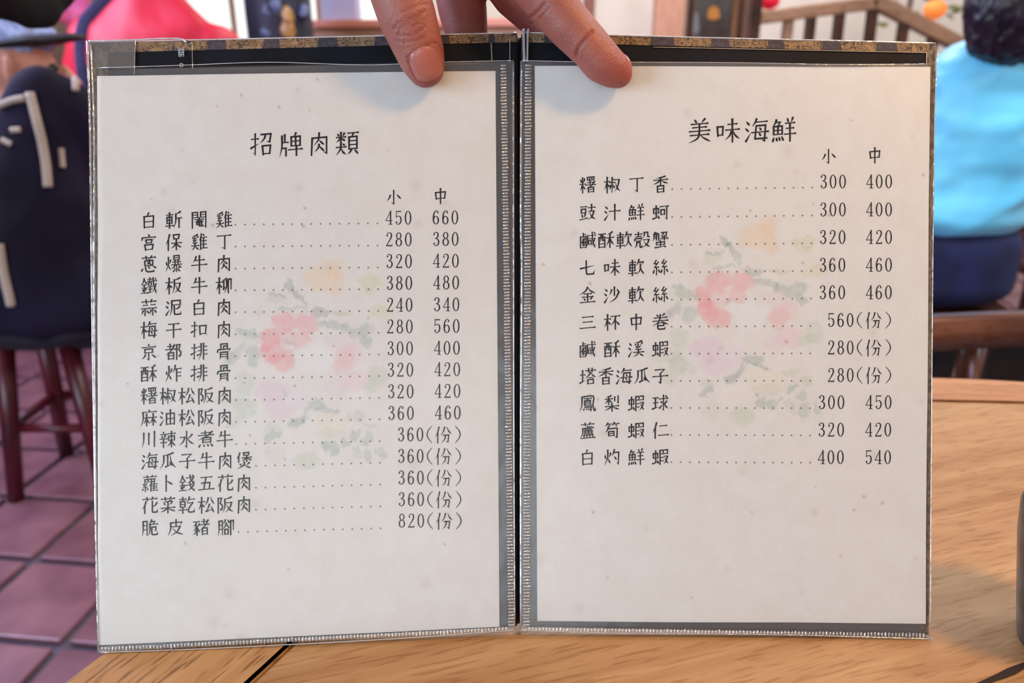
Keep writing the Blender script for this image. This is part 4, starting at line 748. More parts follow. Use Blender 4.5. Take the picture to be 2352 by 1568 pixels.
_l = _b.inputs['Base Color'].links[0].from_socket; SK.node_tree.links.new(_l, _m.inputs[0]); SK.node_tree.links.new(_a.outputs['Color'], _m.inputs[1]); SK.node_tree.links.new(_m.outputs[0], _b.inputs['Base Color'])
bvh = BVHTree.FromPolygons([v.co for v in hb.data.vertices], [tuple(p.vertices) for p in hb.data.polygons])
NL = mat('fingernail', (166, 102, 92), 0.32, 0.03, 60, 0.02, rgb2=(156, 90, 82)); NL.node_tree.nodes['Principled BSDF'].inputs['Subsurface Weight'].default_value = .2
def nail(cx, cy, ax, ln, wd, name='thumbnail'):
    a = math.radians(ax); L_, W_ = (math.cos(a), math.sin(a)), (-math.sin(a), math.cos(a)); vs_, fs = [], []; n = 28; R_ = 7
    for j in range(R_ + 1):
        for i in range(n):
            t = 2 * math.pi * i / n; ct, st = math.cos(t), math.sin(t); p_ = 2.6; k = (abs(ct) ** p_ + abs(st) ** p_) ** (-1 / p_); rr_ = j / R_
            x = cx + (L_[0] * ct * ln + W_[0] * st * wd) * k * rr_; y = cy + (L_[1] * ct * ln + W_[1] * st * wd) * k * rr_
            r = ray(x, y).normalized(); hit, nr, ix, ds_ = bvh.ray_cast(EYE, r)
            if hit is None: hit = vs_[-1] if vs_ else at(x, y, .385); nr = -r
            vs_.append(hit + nr * (0.00055 * (1 - rr_ ** 6) - 0.00015))
        if j:
            for i in range(n): fs.append(((j - 1) * n + i, (j - 1) * n + (i + 1) % n, j * n + (i + 1) % n, j * n + i))
    o = mesh(name, vs_, fs, NL, hand, True); return o
nail(980, 147, 70, 43, 38)
# nail seen edge-on beyond the pad of the right-hand finger
bm = bmesh.new(); bmesh.ops.create_uvsphere(bm, u_segments=20, v_segments=12, radius=1)
ax = (at(1446, 175, .397) - at(1415, 125, .397)).normalized(); nz_ = -ray(1430, 150).normalized(); sd_ = ax.cross(nz_).normalized(); nz_ = sd_.cross(ax)
Rm = Matrix((ax * .0074, sd_ * .0062, nz_ * .003)).transposed().to_4x4(); bmesh.ops.transform(bm, matrix=Matrix.Translation(at(1423, 152, .4005)) @ Rm, verts=bm.verts)
frombm('fingernail', bm, NL, hand, True)
slv = mat('charcoal_sleeve', (44, 42, 50), 0.8, 0.2, 60, 0.3)
blob('sleeve', [[hp(1215, -840, .645, .043), hp(1240, -900, .72, .048), hp(1300, -1050, 1.0, .058)]], 0.006, slv, hand, fold=.004, fscale=30)
#BACKGROUND
# ------------------------------------------------------------------ background: architecture pieces
cw = empty('carved_column', ony(643, 60, 3.5).to_2d().to_3d(), 'dark painted carved column with gilded figures, behind the left of the menu', 'column')
cc = ony(643, 60, 3.5); cx, cy = cc.x, cc.y
colm = mat('dark_painted_carving', (48, 52, 74), 0.45, 0.4, 9, 0.6, rgb2=(24, 24, 34)); gold = mat('dull_gold_paint', (186, 142, 84), 0.4, 0.15, 30, 0.2); slate = mat('slate_blue_paint', (96, 108, 140), 0.5, 0.2, 20, 0.3)
bm = bmesh.new(); addlathe(bm, [(0.19, 0), (0.19, 0.25), (0.15, 0.32), (0.135, 0.5), (0.14, 2.4), (0.17, 2.5), (0.2, 2.6), (0.2, 2.8)], (cx, cy, 0), 40)
for v in bm.verts:
    if .35 < v.co.z < 2.5: pass
frombm('shaft', bm, colm, cw, True)
random.seed(3)
def relief(name, px, py, rx, rz, m, parent, Y, ry=0.03):
    p = ony(px, py, Y); bm = bmesh.new(); bmesh.ops.create_icosphere(bm, subdivisions=3, radius=1, matrix=Matrix.Translation(p) @ Matrix.Diagonal((rx, ry, rz, 1)))
    for v in bm.verts: v.co += (v.co - p).normalized() * 0.012 * noise.noise(v.co * 40)
    return frombm(name, bm, m, parent, True)
relief('gilded_figure', 660, 38, .024, .036, gold, cw, 3.38); relief('gilded_figure', 660, 66, .028, .05, gold, cw, 3.385)
relief('painted_scroll', 618, 25, .03, .04, slate, cw, 3.39); relief('painted_scroll', 614, 75, .03, .035, slate, cw, 3.39); relief('painted_scroll', 634, 15, .03, .03, slate, cw, 3.38); relief('painted_scroll', 700, 30, .02, .03, slate, cw, 3.42)
for k in range(26):
    a = random.uniform(-2.6, -.5); z = random.uniform(.4, 2.4)
    if .95 < z < 1.35: continue
    p = Vector((cx + .135 * math.cos(a), cy + .135 * math.sin(a), z)); bm = bmesh.new(); bmesh.ops.create_icosphere(bm, subdivisions=2, radius=1, matrix=Matrix.Translation(p) @ Matrix.Diagonal((.035, .03, .05, 1))); frombm('painted_scroll', bm, random.choice((slate, gold, colm)), cw, True)
# counter with pinkish top behind the thumb
a, b = ony(712, 40, 3.9), ony(905, 60, 3.55)
ct = empty('service_counter', (a.x + .4, 4.0, 0), 'tan counter with pinkish wooden top behind the thumb', 'counter')
q0, q1 = ony(706, 44, 4.0), ony(1240, 70, 3.75); zt = 1.165
d_ = Vector((q1.x - q0.x, q1.y - q0.y, 0)); Ld = d_.length; d_.normalize(); Rc = Matrix((d_, Vector((0, 0, 1)).cross(d_), (0, 0, 1))).transposed()
mc = Vector(((q0.x + q1.x) / 2, (q0.y + q1.y) / 2, 0))
box('countertop', mc + Vector((0, 0, zt)) + Rc @ Vector((0, .12, 0)), (Ld, .34, .035), mat('salmon_countertop', (220, 140, 118), 0.3, .05, 8, .02), ct, Rc, .006)
box('front_panel', mc + Vector((0, 0, zt / 2 - .01)) + Rc @ Vector((0, .10, 0)), (Ld - .02, .22, zt - .02), mat('tan_panel', (204, 162, 126), 0.6, .06, 8, .05), ct, Rc, .004)
p = ony(800, 12, 4.2); o = box('paper_box', (p.x, 4.02, zt + .0175 + .055), (.17, .12, .11), mat('pale_lilac_card', (176, 176, 214), .6, .05, 10, 0), None, None, .004); tag(o, 'pale lilac box standing on the counter behind the thumb', 'box')
# posts, picture and frame to the right of the hand
def post(name, px0, px1, Y, m, label, z1=ZC, th=.09):
    x0, x1 = ony(px0, 60, Y).x, ony(px1, 60, Y).x; e = empty(name, ((x0 + x1) / 2, Y, 0), label, 'post')
    box('shaft', ((x0 + x1) / 2, Y, z1 / 2), (x1 - x0 - .002, th, z1), m, e, None, .01); box('foot_block', ((x0 + x1) / 2, Y, .06), (x1 - x0 + .03, th + .03, .12), m, e, None, .008)
post('wooden_post', 1338, 1364, 4.0, mat('red_brown_post', (142, 92, 76), .5, .1, 12, .1), 'thin red-brown post just right of the fingers')
post('wooden_post', 1500, 1568, 3.6, M['pinkwood'], 'broad pale pinkish wooden post right of the hand')
post('wooden_post', 1574, 1590, 3.80, M['darkwood'], 'dark narrow post edge beside the broad pinkish post', ZC, .06)
pf = ony(1636, 40, 3.9); fr = empty('framed_painting', (pf.x, pf.y, 1.0), 'dark painting with orange figure in a light wooden frame', 'painting')
x0, x1 = ony(1580, 40, 3.9).x, ony(1678, 40, 3.9).x; x2 = ony(1697, 40, 3.9).x; zc = 1.15
box('canvas', ((x0 + x1) / 2, 3.9, zc), (x1 - x0, .03, .9), mat('dark_painting', (88, 84, 82), .6, .3, 9, .1, rgb2=(54, 44, 44)), fr, None, .002)
for xa, xb in ((x0 - .02, x0 + .02), (x1, x2)): box('frame_side', ((xa + xb) / 2, 3.88, zc), (xb - xa, .06, .98), M['railwood'], fr, None, .006)
for s in (-1, 1): box('frame_rail', ((x0 + x2) / 2, 3.88, zc + s * .47), (x2 - x0 - .04, .055, .05), M['railwood'], fr, None, .006)
def flatpatch(name, pts, m, parent, Y, th=.006):
    bm = bmesh.new(); P0 = [ony(x, y, Y) for x, y in pts]; f = [bm.verts.new((p.x, Y, p.z)) for p in P0]; b_ = [bm.verts.new((p.x, Y + th, p.z)) for p in P0]; bm.faces.new(f); bm.faces.new(b_[::-1])
    for i in range(len(f)): bm.faces.new((f[i], b_[i], b_[(i + 1) % len(f)], f[(i + 1) % len(f)]))
    return frombm(name, bm, m, parent)
flatpatch('painted_figure', [(1628, 20), (1640, 12), (1650, 20), (1654, 40), (1640, 46), (1625, 42)], mat('orange_paint', (206, 132, 56), .6, .1, 30, .1), fr, 3.883)
flatpatch('painted_cloud', [(1590, 30), (1604, 28), (1606, 70), (1596, 82), (1588, 60)], mat('grey_blue_paint', (132, 136, 146), .6, .1, 20, .1), fr, 3.883)
flatpatch('painted_hill', [(1612, 60), (1640, 48), (1668, 64), (1676, 110), (1608, 110)], mat('brown_paint', (70, 48, 46), .6, .2, 20, .1), fr, 3.883)
db = empty('folding_screen', (ony(1720, 40, 3.8).x, 3.8, 0), 'dark upright wooden screen left of the stair railing', 'screen')
x0, x1 = ony(1697, 40, 3.8).x, ony(1742, 40, 3.8).x
box('screen_panel', ((x0 + x1) / 2, 3.8, .95), (x1 - x0, .03, 1.8), M['darkwood'], db, None, .004); box('screen_stile', (x1 - .01, 3.79, .95), (.03, .05, 1.9), M['darkwood'], db, None, .004)
# railing
YR = 3.0
rl = empty('stair_railing', (ony(1900, 60, YR).x, YR, 0), 'brown wooden stair railing with thin balusters, upper right', 'railing')
def bar(name, a, b, w_, m, parent, Y, th=.05):
    A, B = ony(*a, Y), ony(*b, Y); d = B - A; R = Matrix((d.normalized(), (0, 1, 0), d.normalized().cross(Vector((0, 1, 0))))).transposed()
    return box(name, (A + B) / 2, (d.length, th, w_), m, parent, R, .008)
bar('handrail', (1738, 42), (2012, 6), .046, M['railwood'], rl, YR, .06); bar('handrail', (2000, -2), (2420, 214), .05, M['railwood'], rl, YR, .06)
zlow = lambda x, y: ony(x, y, YR)
for i, (xt, yt, xb) in enumerate([(1812, 40, 1796), (1864, 28, 1860), (1930, 20, 1926), (2006, 12, 2000), (2076, 52, 2070), (2142, 86, 2136), (2210, 122, 2204), (2280, 156, 2274)]):
    A = ony(xt, yt, YR); B = Vector((ony(xb, 200, YR).x, YR + .01, .08)); B.x = A.x + (B.x - A.x) * 1.0
    d = A - B; R = Matrix((d.normalized(), (0, 1, 0), d.normalized().cross(Vector((0, 1, 0))))).transposed(); box('baluster', (A + B) / 2, (d.length, .035, .034), M['railwood'] if i < 1 else M['darkwood'], rl, R, .005)
A, B = Vector((ony(1738, 60, YR).x, YR, .08)), Vector((ony(2400, 60, YR).x, YR, .08)); box('bottom_rail', (A + B) / 2, ((B - A).length, .05, .05), M['railwood'], rl, None, .006)
box('newel_post', (ony(1726, 60, YR).x, YR, .62), (.05, .07, 1.24), M['darkwood'], rl, None, .008)
pt = empty('potted_plant', (ony(2090, 20, 3.7).x, 3.7, 0), 'leafy green plant behind the stair railing, upper right', 'plant')
pc = ony(2085, 15, 3.7); leafm = mat('dull_green_leaf', (112, 116, 62), .5, .25, 20, .1); bm = bmesh.new()
for k in range(120):
    a = random.uniform(0, 6.28); r = random.uniform(.02, .22); z = pc.z + .05 + random.uniform(-.14, .4); c0 = Vector((pc.x + r * math.cos(a), 3.7 + r * math.sin(a) * .6, z)); d = Vector((math.cos(a), math.sin(a), random.uniform(-.4, .6))).normalized() * .07; s_ = d.orthogonal().normalized() * .018
    vv = [bm.verts.new(c0), bm.verts.new(c0 + d * .5 + s_), bm.verts.new(c0 + d), bm.verts.new(c0 + d * .5 - s_)]; bm.faces.new(vv)
tag(frombm('foliage', bm, leafm, pt), kind='stuff'); tube('stem', [(pc.x, 3.7, .3), (pc.x + .01, 3.7, pc.z + .3)], .012, M['darkwood'], pt)
bm = bmesh.new(); addlathe(bm, [(.1, 0), (.15, .3), (.16, .32), (.14, .32), (.13, .28), (.02, .27)], (pc.x, 3.7, 0)); frombm('pot', bm, mat('brown_glaze_pot', (96, 60, 44), .3), pt, True)
def lantern(px, py, Y, r, rgb, em, name, label):
    p = ony(px, py, Y); e = empty(name, p, label, 'lantern'); bm = bmesh.new(); addlathe(bm, [(r * .35, -r * .8), (r * .85, -r * .45), (r, 0), (r * .85, r * .45), (r * .35, r * .8)], p, 20)
    m = mat(name + '_paper', rgb, .7, .05, 20, .02); b_ = m.node_tree.nodes['Principled BSDF']; b_.inputs['Emission Color'].default_value = (*s2l(rgb), 1); b_.inputs['Emission Strength'].default_value = em
    frombm('paper_shade', bm, m, e, True); tube('hanging_cord', [p + Vector((0, 0, r * .8)), Vector((p.x, p.y, ZC))], .003, M['darkwood'], e, 6); tube('tassel', [p - Vector((0, 0, r * .8)), p - Vector((0, 0, r * 1.5))], [.004, .008], m, e, 8)
lantern(2148, 22, 3.4, .045, (226, 120, 50), .6, 'orange_lantern', 'small glowing orange lantern above the railing at upper right')
lantern(1768, 2, 4.1, .05, (214, 20, 50), .35, 'red_lantern', 'small red paper lantern at the top edge right of centre')
lantern(2, 78, 2.5, .045, (255, 246, 214), 1.2, 'round_lamp', 'round cream glowing lamp at the far left edge')
# ------------------------------------------------------------------ people
SKB = mat('tan_skin', (206, 138, 116), .5, .08, 14, .05)
def head(parent, c, face, r=.095, hairm=None, hair_len=.0, skinm=None, glasses=False, neck=.17):
    """head with face parts; face = horizontal unit direction the person looks"""
    f = Vector(face).normalized(); s = f.cross(Vector((0, 0, 1))).normalized(); u = s.cross(f); c = Vector(c); k = r / .095
    Pn = lambda a, b, z: c + (s * a + f * b + u * z) * k
    hd = blob('head', [[(Pn(0, -.01, .03), (.075 * k, .078 * k, .085 * k)), (Pn(0, .02, -.02), (.068 * k, .07 * k, .08 * k)), (Pn(0, .045, -.075), (.038 * k, .038 * k, .038 * k))],
        [(Pn(0, .092, .012), .010 * k), (Pn(0, .118, -.022), .015 * k), (Pn(0, .10, -.03), .016 * k)], [(Pn(-.022, .098, -.052), .008 * k), (Pn(.022, .098, -.052), .008 * k)], [(Pn(0, -.015, -.06), .05 * k), (Pn(0, -.035 + (.17 - neck) * .5, -neck), (.055 if neck > .15 else .042) * k)],
        [(Pn(-.078, .0, .012), (.012 * k, .02 * k, .026 * k)), (Pn(-.080, -.004, -.018), (.009 * k, .013 * k, .014 * k))], [(Pn(.078, .0, .012), (.012 * k, .02 * k, .026 * k)), (Pn(.080, -.004, -.018), (.009 * k, .013 * k, .014 * k))]], .005, skinm or SKB, parent)
    em = mat('eye', (40, 26, 22), .15, 0, 10, 0)
    for sg in (-1, 1):
        bm = bmesh.new(); bmesh.ops.create_uvsphere(bm, u_segments=12, v_segments=8, radius=.011 * k, matrix=Matrix.Translation(Pn(sg * .032, .079, .012))); frombm('eye', bm, em, parent, True)
    ch = [[(Pn(0, -.022, .045), (.088 * k, .092 * k, .084 * k)), (Pn(0, -.045, -.01), (.085 * k, .07 * k, .07 * k))], [(Pn(-.03, .05, .092), .03 * k), (Pn(.035, .05, .09), .03 * k)]] if hair_len else [[(Pn(0, -.018, .062), (.084 * k, .084 * k, .06 * k)), (Pn(0, -.055, .01), (.06 * k, .06 * k, .06 * k))], [(Pn(0, .03, .075), (.06 * k, .05 * k, .035 * k)), (Pn(0, -.02, .07), .07 * k)]]
    if hair_len: ch.append([(Pn(0, -.05, 0), (.092 * k, .07 * k, .08 * k)), (Pn(0, -.06, -hair_len * .6), (.10 * k, .06 * k, .07 * k)), (Pn(0, -.055, -hair_len), (.085 * k, .045 * k, .04 * k))])
    blob('hair', ch, .005, hairm, parent, fold=.006, fscale=60, anis=(1.6, 1.6, .35))
    if glasses:
        gm = mat('black_spectacle_frame', (14, 12, 20), .3, 0, 10, 0); bm = bmesh.new()
        for sg in (-1, 1):
            addtube(bm, [Pn(sg * .085, -.015, .02), Pn(sg * .088, .02, .024), Pn(sg * .074, .095, .022)], .0045 * k, 8)
            addtube(bm, [Pn(sg * .035 + .028 * math.cos(a), .10, .012 + .02 * math.sin(a)) for a in [6.283 * q / 12 for q in range(13)]], .003, 6)
        addtube(bm, [Pn(-.01, .112, .018), Pn(.01, .112, .018)], .003, 6); frombm('glasses', bm, gm, parent, True)
    return Pn
def handblob(parent, c, d, m=None):
    c = Vector(c); d = Vector(d).normalized(); s = d.cross(Vector((0, 0, 1))).normalized(); u = s.cross(d); ch = [[(c - d * .06, .024), (c, (.03, .03, .02)), (c + d * .03, (.034, .034, .018))]]
    for i, (o_, l) in enumerate(((-.028, .07), (-.009, .08), (.010, .075), (.027, .06))): ch.append([(c + d * .03 + s * o_, .0095), (c + d * (.03 + l * .55) + s * o_ - u * .004, .0085), (c + d * (.03 + l) + s * o_ - u * .018, .007)])
    ch.append([(c - d * .02 - s * .028, .012), (c + d * .015 - s * .052, .010), (c + d * .045 - s * .056 - u * .01, .008)]); blob('hand', ch, .004, m or SKB, parent)
# --- person right: turquoise jacket, back to us, seated
pr = empty('person', (1.06, 1.85, 0), 'seated person in bright sky-blue jacket and navy jeans with dark hair, seen from behind', 'person')
BJ = mat('sky_blue_shell_fabric', (116, 216, 252), .42, .03, 6, .05, rgb2=(98, 202, 248), sheen=.2); NJ = mat('navy_denim', (22, 34, 84), .8, .25, 10, .2, rgb2=(12, 18, 52)); DH = mat('dark_brown_hair', (34, 26, 44), .35, .3, 40, .3, rgb2=(16, 12, 26))
X, Y0 = 1.10, 1.85
blob('jacket', [[((X - .03, Y0, .675), (.185, .125, .05)), ((X, Y0, .80), (.175, .125, .10)), ((X + .03, Y0, .96), (.19, .115, .09)), ((X + .04, Y0 - .01, 1.035), (.15, .09, .05)), ((X + .03, Y0 - .05, 1.075), (.10, .095, .055))],
   [((X - .075, Y0 + .0, 1.0), .07), ((X - .11, Y0 + .08, .84), .06), ((X - .08, Y0 + .28, .78), .045)], [((X + .22, Y0, 1.00), .064), ((X + .30, Y0 + .02, .84), .06), ((X + .24, Y0 + .28, .78), .046)]], .008, BJ, pr, fold=.012, fscale=4.5, fsharp=True, anis=(1.2, 1, 2.2))
blob('jeans', [[((X - .01, Y0, .60), (.165, .12, .075)), ((X - .01, Y0 + .02, .50), (.17, .14, .06))], [((X - .09, Y0 + .05, .52), .085), ((X - .12, Y0 + .44, .50), .068), ((X - .13, Y0 + .46, .16), .05)], [((X + .09, Y0 + .05, .52), .085), ((X + .12, Y0 + .44, .50), .068), ((X + .14, Y0 + .46, .16), .05)]], .008, NJ, pr, fold=.005, fscale=9)
head(pr, (X + .005, Y0 - .02, 1.235), (.25, 1, 0), .122, DH, .135, neck=.105)
for sg in (-1, 1): handblob(pr, (X + .07 + sg * .16, Y0 + .35, .76), (-sg * .2, 1, 0)); blob('shoe', [[((X + sg * .135, Y0 + .44, .05), (.045, .05, .045)), ((X + sg * .14, Y0 + .58, .035), (.045, .05, .033))]], .006, M['darkwood'], pr)
# her stool
st = empty('dining_stool', (X, Y0 + .03, 0), 'dark wooden stool under the person in sky-blue jacket', 'stool')
def stool(e, cx, cy, r, zs, m, n=4, a0=.4, lr=.018, splay=1.15, seatm=None):
    bm = bmesh.new(); addlathe(bm, [(r * .9, zs - .035), (r, zs - .028), (r, zs - .008), (r * .94, zs)], (cx, cy, 0), 36); frombm('seat', bm, seatm or m, e, True); T_ = []
    for k in range(n):
        a = a0 + 2 * math.pi * k / n; p0 = Vector((cx + r * .72 * math.cos(a), cy + r * .72 * math.sin(a), zs - .034)); p1 = Vector((cx + r * splay * math.cos(a), cy + r * splay * math.sin(a), 0)); T_.append((p0, p1)); tube('leg', [p0, p1], [lr * 1.1, lr * .9], m, e, 12)
    for k in range(n):
        A_ = T_[k][0].lerp(T_[k][1], .55); B_ = T_[(k + 1) % n][0].lerp(T_[(k + 1) % n][1], .55); tube('stretcher', [A_, B_], lr * .55, m, e, 8)
stool(st, X, Y0 + .03, .17, .435, M['darkwood'])
# maroon bench to her right, wooden armchair rail just beyond the table
bn = empty('wooden_chair', (1.82, 2.36, 0), 'dark maroon wooden chair back beside the person in sky-blue jacket', 'chair')
mw = mat('maroon_wood', (84, 40, 42), .4, .25, 6, .1, rgb2=(48, 24, 26)); 
box('back_panel', (1.82, 2.60, .66), (.62, .03, .42), mw, bn, Matrix.Rotation(.1, 3, 'X'), .01); box('top_rail', (1.82, 2.63, .90), (.66, .045, .05), mat('ochre_wood_rail', (138, 88, 50), .4, .1, 8, .1), bn, None, .012); box('seat', (1.82, 2.36, .44), (.62, .46, .035), mw, bn, None, .01)
for dx in (-.28, .28):
    for dy in (-.2, .2): box('leg', (1.82 + dx, 2.36 + dy, .21), (.04, .04, .43), mw, bn, None, .005)
ac = empty('armchair', (.80, 1.18, 0), 'dark brown wooden armchair with curved polished top rail beyond the table', 'chair')
AW = wood_mat('polished_brown_wood', (66, 36, 24), (128, 78, 54), 0, .7, .18, .2)
p0 = onz(2110, 762, .66); arc = [(p0.x + t, p0.y + .03 * math.cos((t - .26) * 5.2) - .03, .665) for t in [-.16 + i * .06 for i in range(15)]]
bm = bmesh.new(); prv = None
secs = []
for i, q in enumerate(arc):
    q = Vector(q); tt = (Vector(arc[min(i + 1, 14)]) - Vector(arc[max(i - 1, 0)])).normalized(); nn = tt.cross(Vector((0, 0, 1)))
    secs.append([bm.verts.new(q + nn * a_ + Vector((0, 0, b_))) for a_, b_ in ((.012, .022), (-.012, .026), (-.02, .018), (-.02, -.016), (-.012, -.024), (.012, -.022))])
for i in range(14):
    for k in range(6): bm.faces.new((secs[i][k], secs[i][(k + 1) % 6], secs[i + 1][(k + 1) % 6], secs[i + 1][k]))
bm.faces.new(secs[0]); bm.faces.new(secs[-1][::-1]); frombm('top_rail', bm, AW, ac, True)
xa, xb = arc[0][0] + .04, arc[-1][0] - .04; yy = arc[7][1] + .02
for xq in (xa, xb): box('back_post', (xq, yy + .0, .335), (.032, .032, .65), AW, ac, None, .006); box('leg', (xq, yy - .40, .21), (.035, .035, .42), AW, ac, None, .006)
_g0, _g1 = ony(2188, 840, yy).x, ony(2262, 840, yy).x
box('shade_panel', ((xa + _g0) / 2, yy, .565), (_g0 - xa, .014, .165), mat('painted_shade', (34, 24, 22), .4, .1, 10, 0), ac, None, .004); box('shade_panel', ((_g1 + xb) / 2, yy, .565), (xb - _g1, .014, .165), bpy.data.materials['painted_shade'], ac, None, .004)  # added dark panels, shade below the rail put into their colour
box('seat', ((xa + xb) / 2, yy - .20, .43), (xb - xa + .04, .44, .03), mat('slate_grey_cushion', (84, 86, 104), .5, .1, 20, .1), ac, None, .012)
box('lower_rail', ((xa + xb) / 2, yy, .46), (xb - xa, .022, .045), M['darkwood'], ac, None, .004)
# --- elder at left : navy jacket with pale piping, seated on dark red stool
pe = empty('person', (-1.18, 1.66, 0), 'seated person in pale blue cap and dark navy jacket with beige piping, left edge', 'person')
NV = mat('dark_navy_jacket', (26, 20, 44), .85, .3, 5, .1, rgb2=(15, 11, 22), spec=.2); PIP = mat('beige_piping', (176, 158, 144), .7, .05, 20, .05)
bx, by = -1.06, 1.66
blob('jacket', [[((bx + .0, by, .50), (.17, .16, .07)), ((bx + .0, by, .66), (.165, .15, .10)), ((bx + .03, by, .81), (.12, .11, .08)), ((bx + .085, by, .925), (.055, .06, .085))],
   [((bx - .10, by - .02, .86), .06), ((bx - .22, by - .03, .72), .062), ((bx - .20, by - .20, .58), .05)], [((bx + .10, by + .02, .93), .065), ((bx + .13, by + .10, .70), .055), ((bx + .0, by + .25, .62), .045)]], .008, NV, pe, fold=.010, fscale=6, fsharp=True)
blob('trousers', [[((bx, by, .47), (.16, .15, .06))], [((bx - .06, by, .47), .075), ((bx - .08, by + .36, .46), .06), ((bx - .06, by + .38, .14), .045)], [((bx + .08, by, .47), .075), ((bx + .10, by + .34, .46), .06), ((bx + .07, by + .36, .14), .045)]], .008, mat('black_navy_trousers', (26, 26, 44), .8, .2, 10, .1), pe)
for sx in (-.06, .07): blob('shoe', [[((bx + sx, by + .36, .05), (.045, .05, .045)), ((bx + sx + .01, by + .50, .035), (.042, .05, .033))]], .006, mat('black_shoe', (22, 24, 34), .4, .1, 10, 0), pe)
HG = mat('silver_grey_hair', (172, 188, 232), .5, .15, 50, .4, rgb2=(104, 112, 160))
hc = at(46, 158, 1.70); head(pe, hc, (.93, .3, -.12), .088, HG, 0, SKB, False)
blob('cap_visor', [[(hc + Vector((-.02, -.03, .048)), (.06, .055, .013)), (hc + Vector((.06, -.02, .058)), (.05, .06, .012)), (hc + Vector((.115, .02, .066)), (.03, .045, .009))]], .004, mat('black_visor_cloth', (10, 8, 20), .6, .1, 20, 0), pe)
handblob(pe, (bx - .17, by - .25, .56), (.3, -1, -.2)); handblob(pe, (bx + .0, by + .31, .60), (-.3, 1, 0))
_ej = [o for o in bpy.data.objects if o.name.startswith('jacket') and o.parent == pe][0]
jb = BVHTree.FromPolygons([v.co for v in _ej.data.vertices], [tuple(p.vertices) for p in _ej.data.polygons])
def piping(pts, r=.0065):
    out = []
    for q in bez([(x, y, 0) for x, y in pts], 26):
        h, n_, i_, d_2 = jb.ray_cast(EYE, ray(q.x, q.y).normalized())
        if h is not None: out.append(h + n_ * r * .5)
    if len(out) > 3: tube('piping', out, r, PIP, pe, 10)
piping([(70, 215), (88, 290), (102, 370), (108, 430)], .009); piping([(150, 142), (168, 170), (172, 210)], .007); piping([(0, 560), (10, 620), (28, 700)], .009); piping([(96, 150), (120, 132), (150, 138)], .006)
piping([(8, 322), (28, 332)], .006); piping([(28, 300), (50, 298)], .006); piping([(138, 340), (142, 385)], .006); piping([(2, 244), (30, 232), (60, 226)], .007)
RS = mat('red_brown_stool_wood', (94, 20, 34), .35, .2, 8, .05, rgb2=(58, 12, 22))
stp = onz(128, 1060, 0); es = empty('round_stool', (bx, by - .06, 0), 'dark red wooden stool under the person in navy jacket at left', 'stool')
f1, f2 = onz(46, 1150, 0), onz(222, 1165, 0); cxs, cys = (f1.x + f2.x) / 2, f1.y + .12
stool(es, cxs, cys, .145, .455, RS, 4, math.radians(225), .021, 1.12, mat('dark_lacquer_seat', (36, 18, 34), .18, .2, 8, .02))
# --- red jacket diner
pd = empty('person', (-.98, 2.75, 0), 'person in bright red jacket with dark shoulder strap, behind the menu upper left', 'person')
RD = mat('crimson_shell_jacket', (214, 26, 60), .5, .1, 5, .05, rgb2=(190, 10, 40))
rx, ry = ony(345, 60, 2.55).x, 2.6
blob('jacket', [[((rx, ry, .30), (.29, .2, .10)), ((rx, ry, .60), (.29, .19, .12)), ((rx - .01, ry, .86), (.27, .17, .12)), ((rx - .02, ry, 1.07), (.225, .13, .11)), ((rx - .03, ry + .02, 1.20), (.11, .09, .06))],
  [((rx - .22, ry, 1.06), .085), ((rx - .33, ry + .02, .84), .075), ((rx - .28, ry + .24, .72), .06)], [((rx + .17, ry, 1.04), .085), ((rx + .28, ry + .04, .82), .075), ((rx + .22, ry + .26, .72), .06)]], .01, RD, pd, fold=.016, fscale=4.5, fsharp=True, anis=(1, 1, .7))
blob('trousers', [[((rx - .1, ry + .1, .40), .1), ((rx - .12, ry + .34, .42), .08), ((rx - .12, ry + .34, .12), .055)], [((rx + .1, ry + .1, .40), .1), ((rx + .12, ry + .34, .42), .08), ((rx + .12, ry + .34, .12), .055)]], .01, NJ, pd)
for sg in (-1, 1): handblob(pd, (rx + sg * .25, ry + .28, .72), (-sg * .3, 1, 0)); blob('shoe', [[((rx + sg * .12, ry + .30, .05), (.05, .05, .045)), ((rx + sg * .12, ry + .40, .035), (.045, .06, .033))]], .008, M['darkwood'], pd)
head(pd, (rx - .03, ry + .03, 1.40), (.1, 1, 0), .1, DH, .08)
rb = [o for o in bpy.data.objects if o.name.startswith('jacket') and o.parent == pd][0]; rbv = BVHTree.FromPolygons([v.co for v in rb.data.vertices], [tuple(p.vertices) for p in rb.data.polygons])
sp = []
for q in bez([(330, -60, 0), (262, -10, 0), (222, 34, 0), (200, 66, 0), (196, 130, 0), (206, 220, 0)], 30):
    h, n_, i_, _d = rbv.ray_cast(EYE, ray(q.x, q.y).normalized())
    if h is not None: sp.append(h + n_ * .006)
bm = bmesh.new(); pv = None
for i, q in enumerate(sp):
    t = (sp[min(i + 1, len(sp) - 1)] - sp[max(i - 1, 0)]).normalized(); s_ = t.cross((EYE - q).normalized()).normalized() * .024; up_ = (EYE - q).normalized() * .004
    r4 = [bm.verts.new(q - s_), bm.verts.new(q - s_ * .8 + up_), bm.verts.new(q + s_ * .8 + up_), bm.verts.new(q + s_)]
    if pv:
        for k in range(3): bm.faces.new((pv[k], pv[k + 1], r4[k + 1], r4[k]))
    pv = r4
frombm('bag_strap', bm, mat('navy_webbing', (40, 36, 82), .7, .2, 30, .1), pd, True)
stool(empty('dining_stool', (rx, ry + .08, 0), 'wooden stool under the person in red jacket', 'stool'), rx, ry + .08, .16, .30, M['darkwood'])
pk = empty('shoulder_bag', (ony(165, 20, 3.45).x, 3.45, .9), 'pink shoulder bag beside the red-jacketed person, upper left', 'bag')
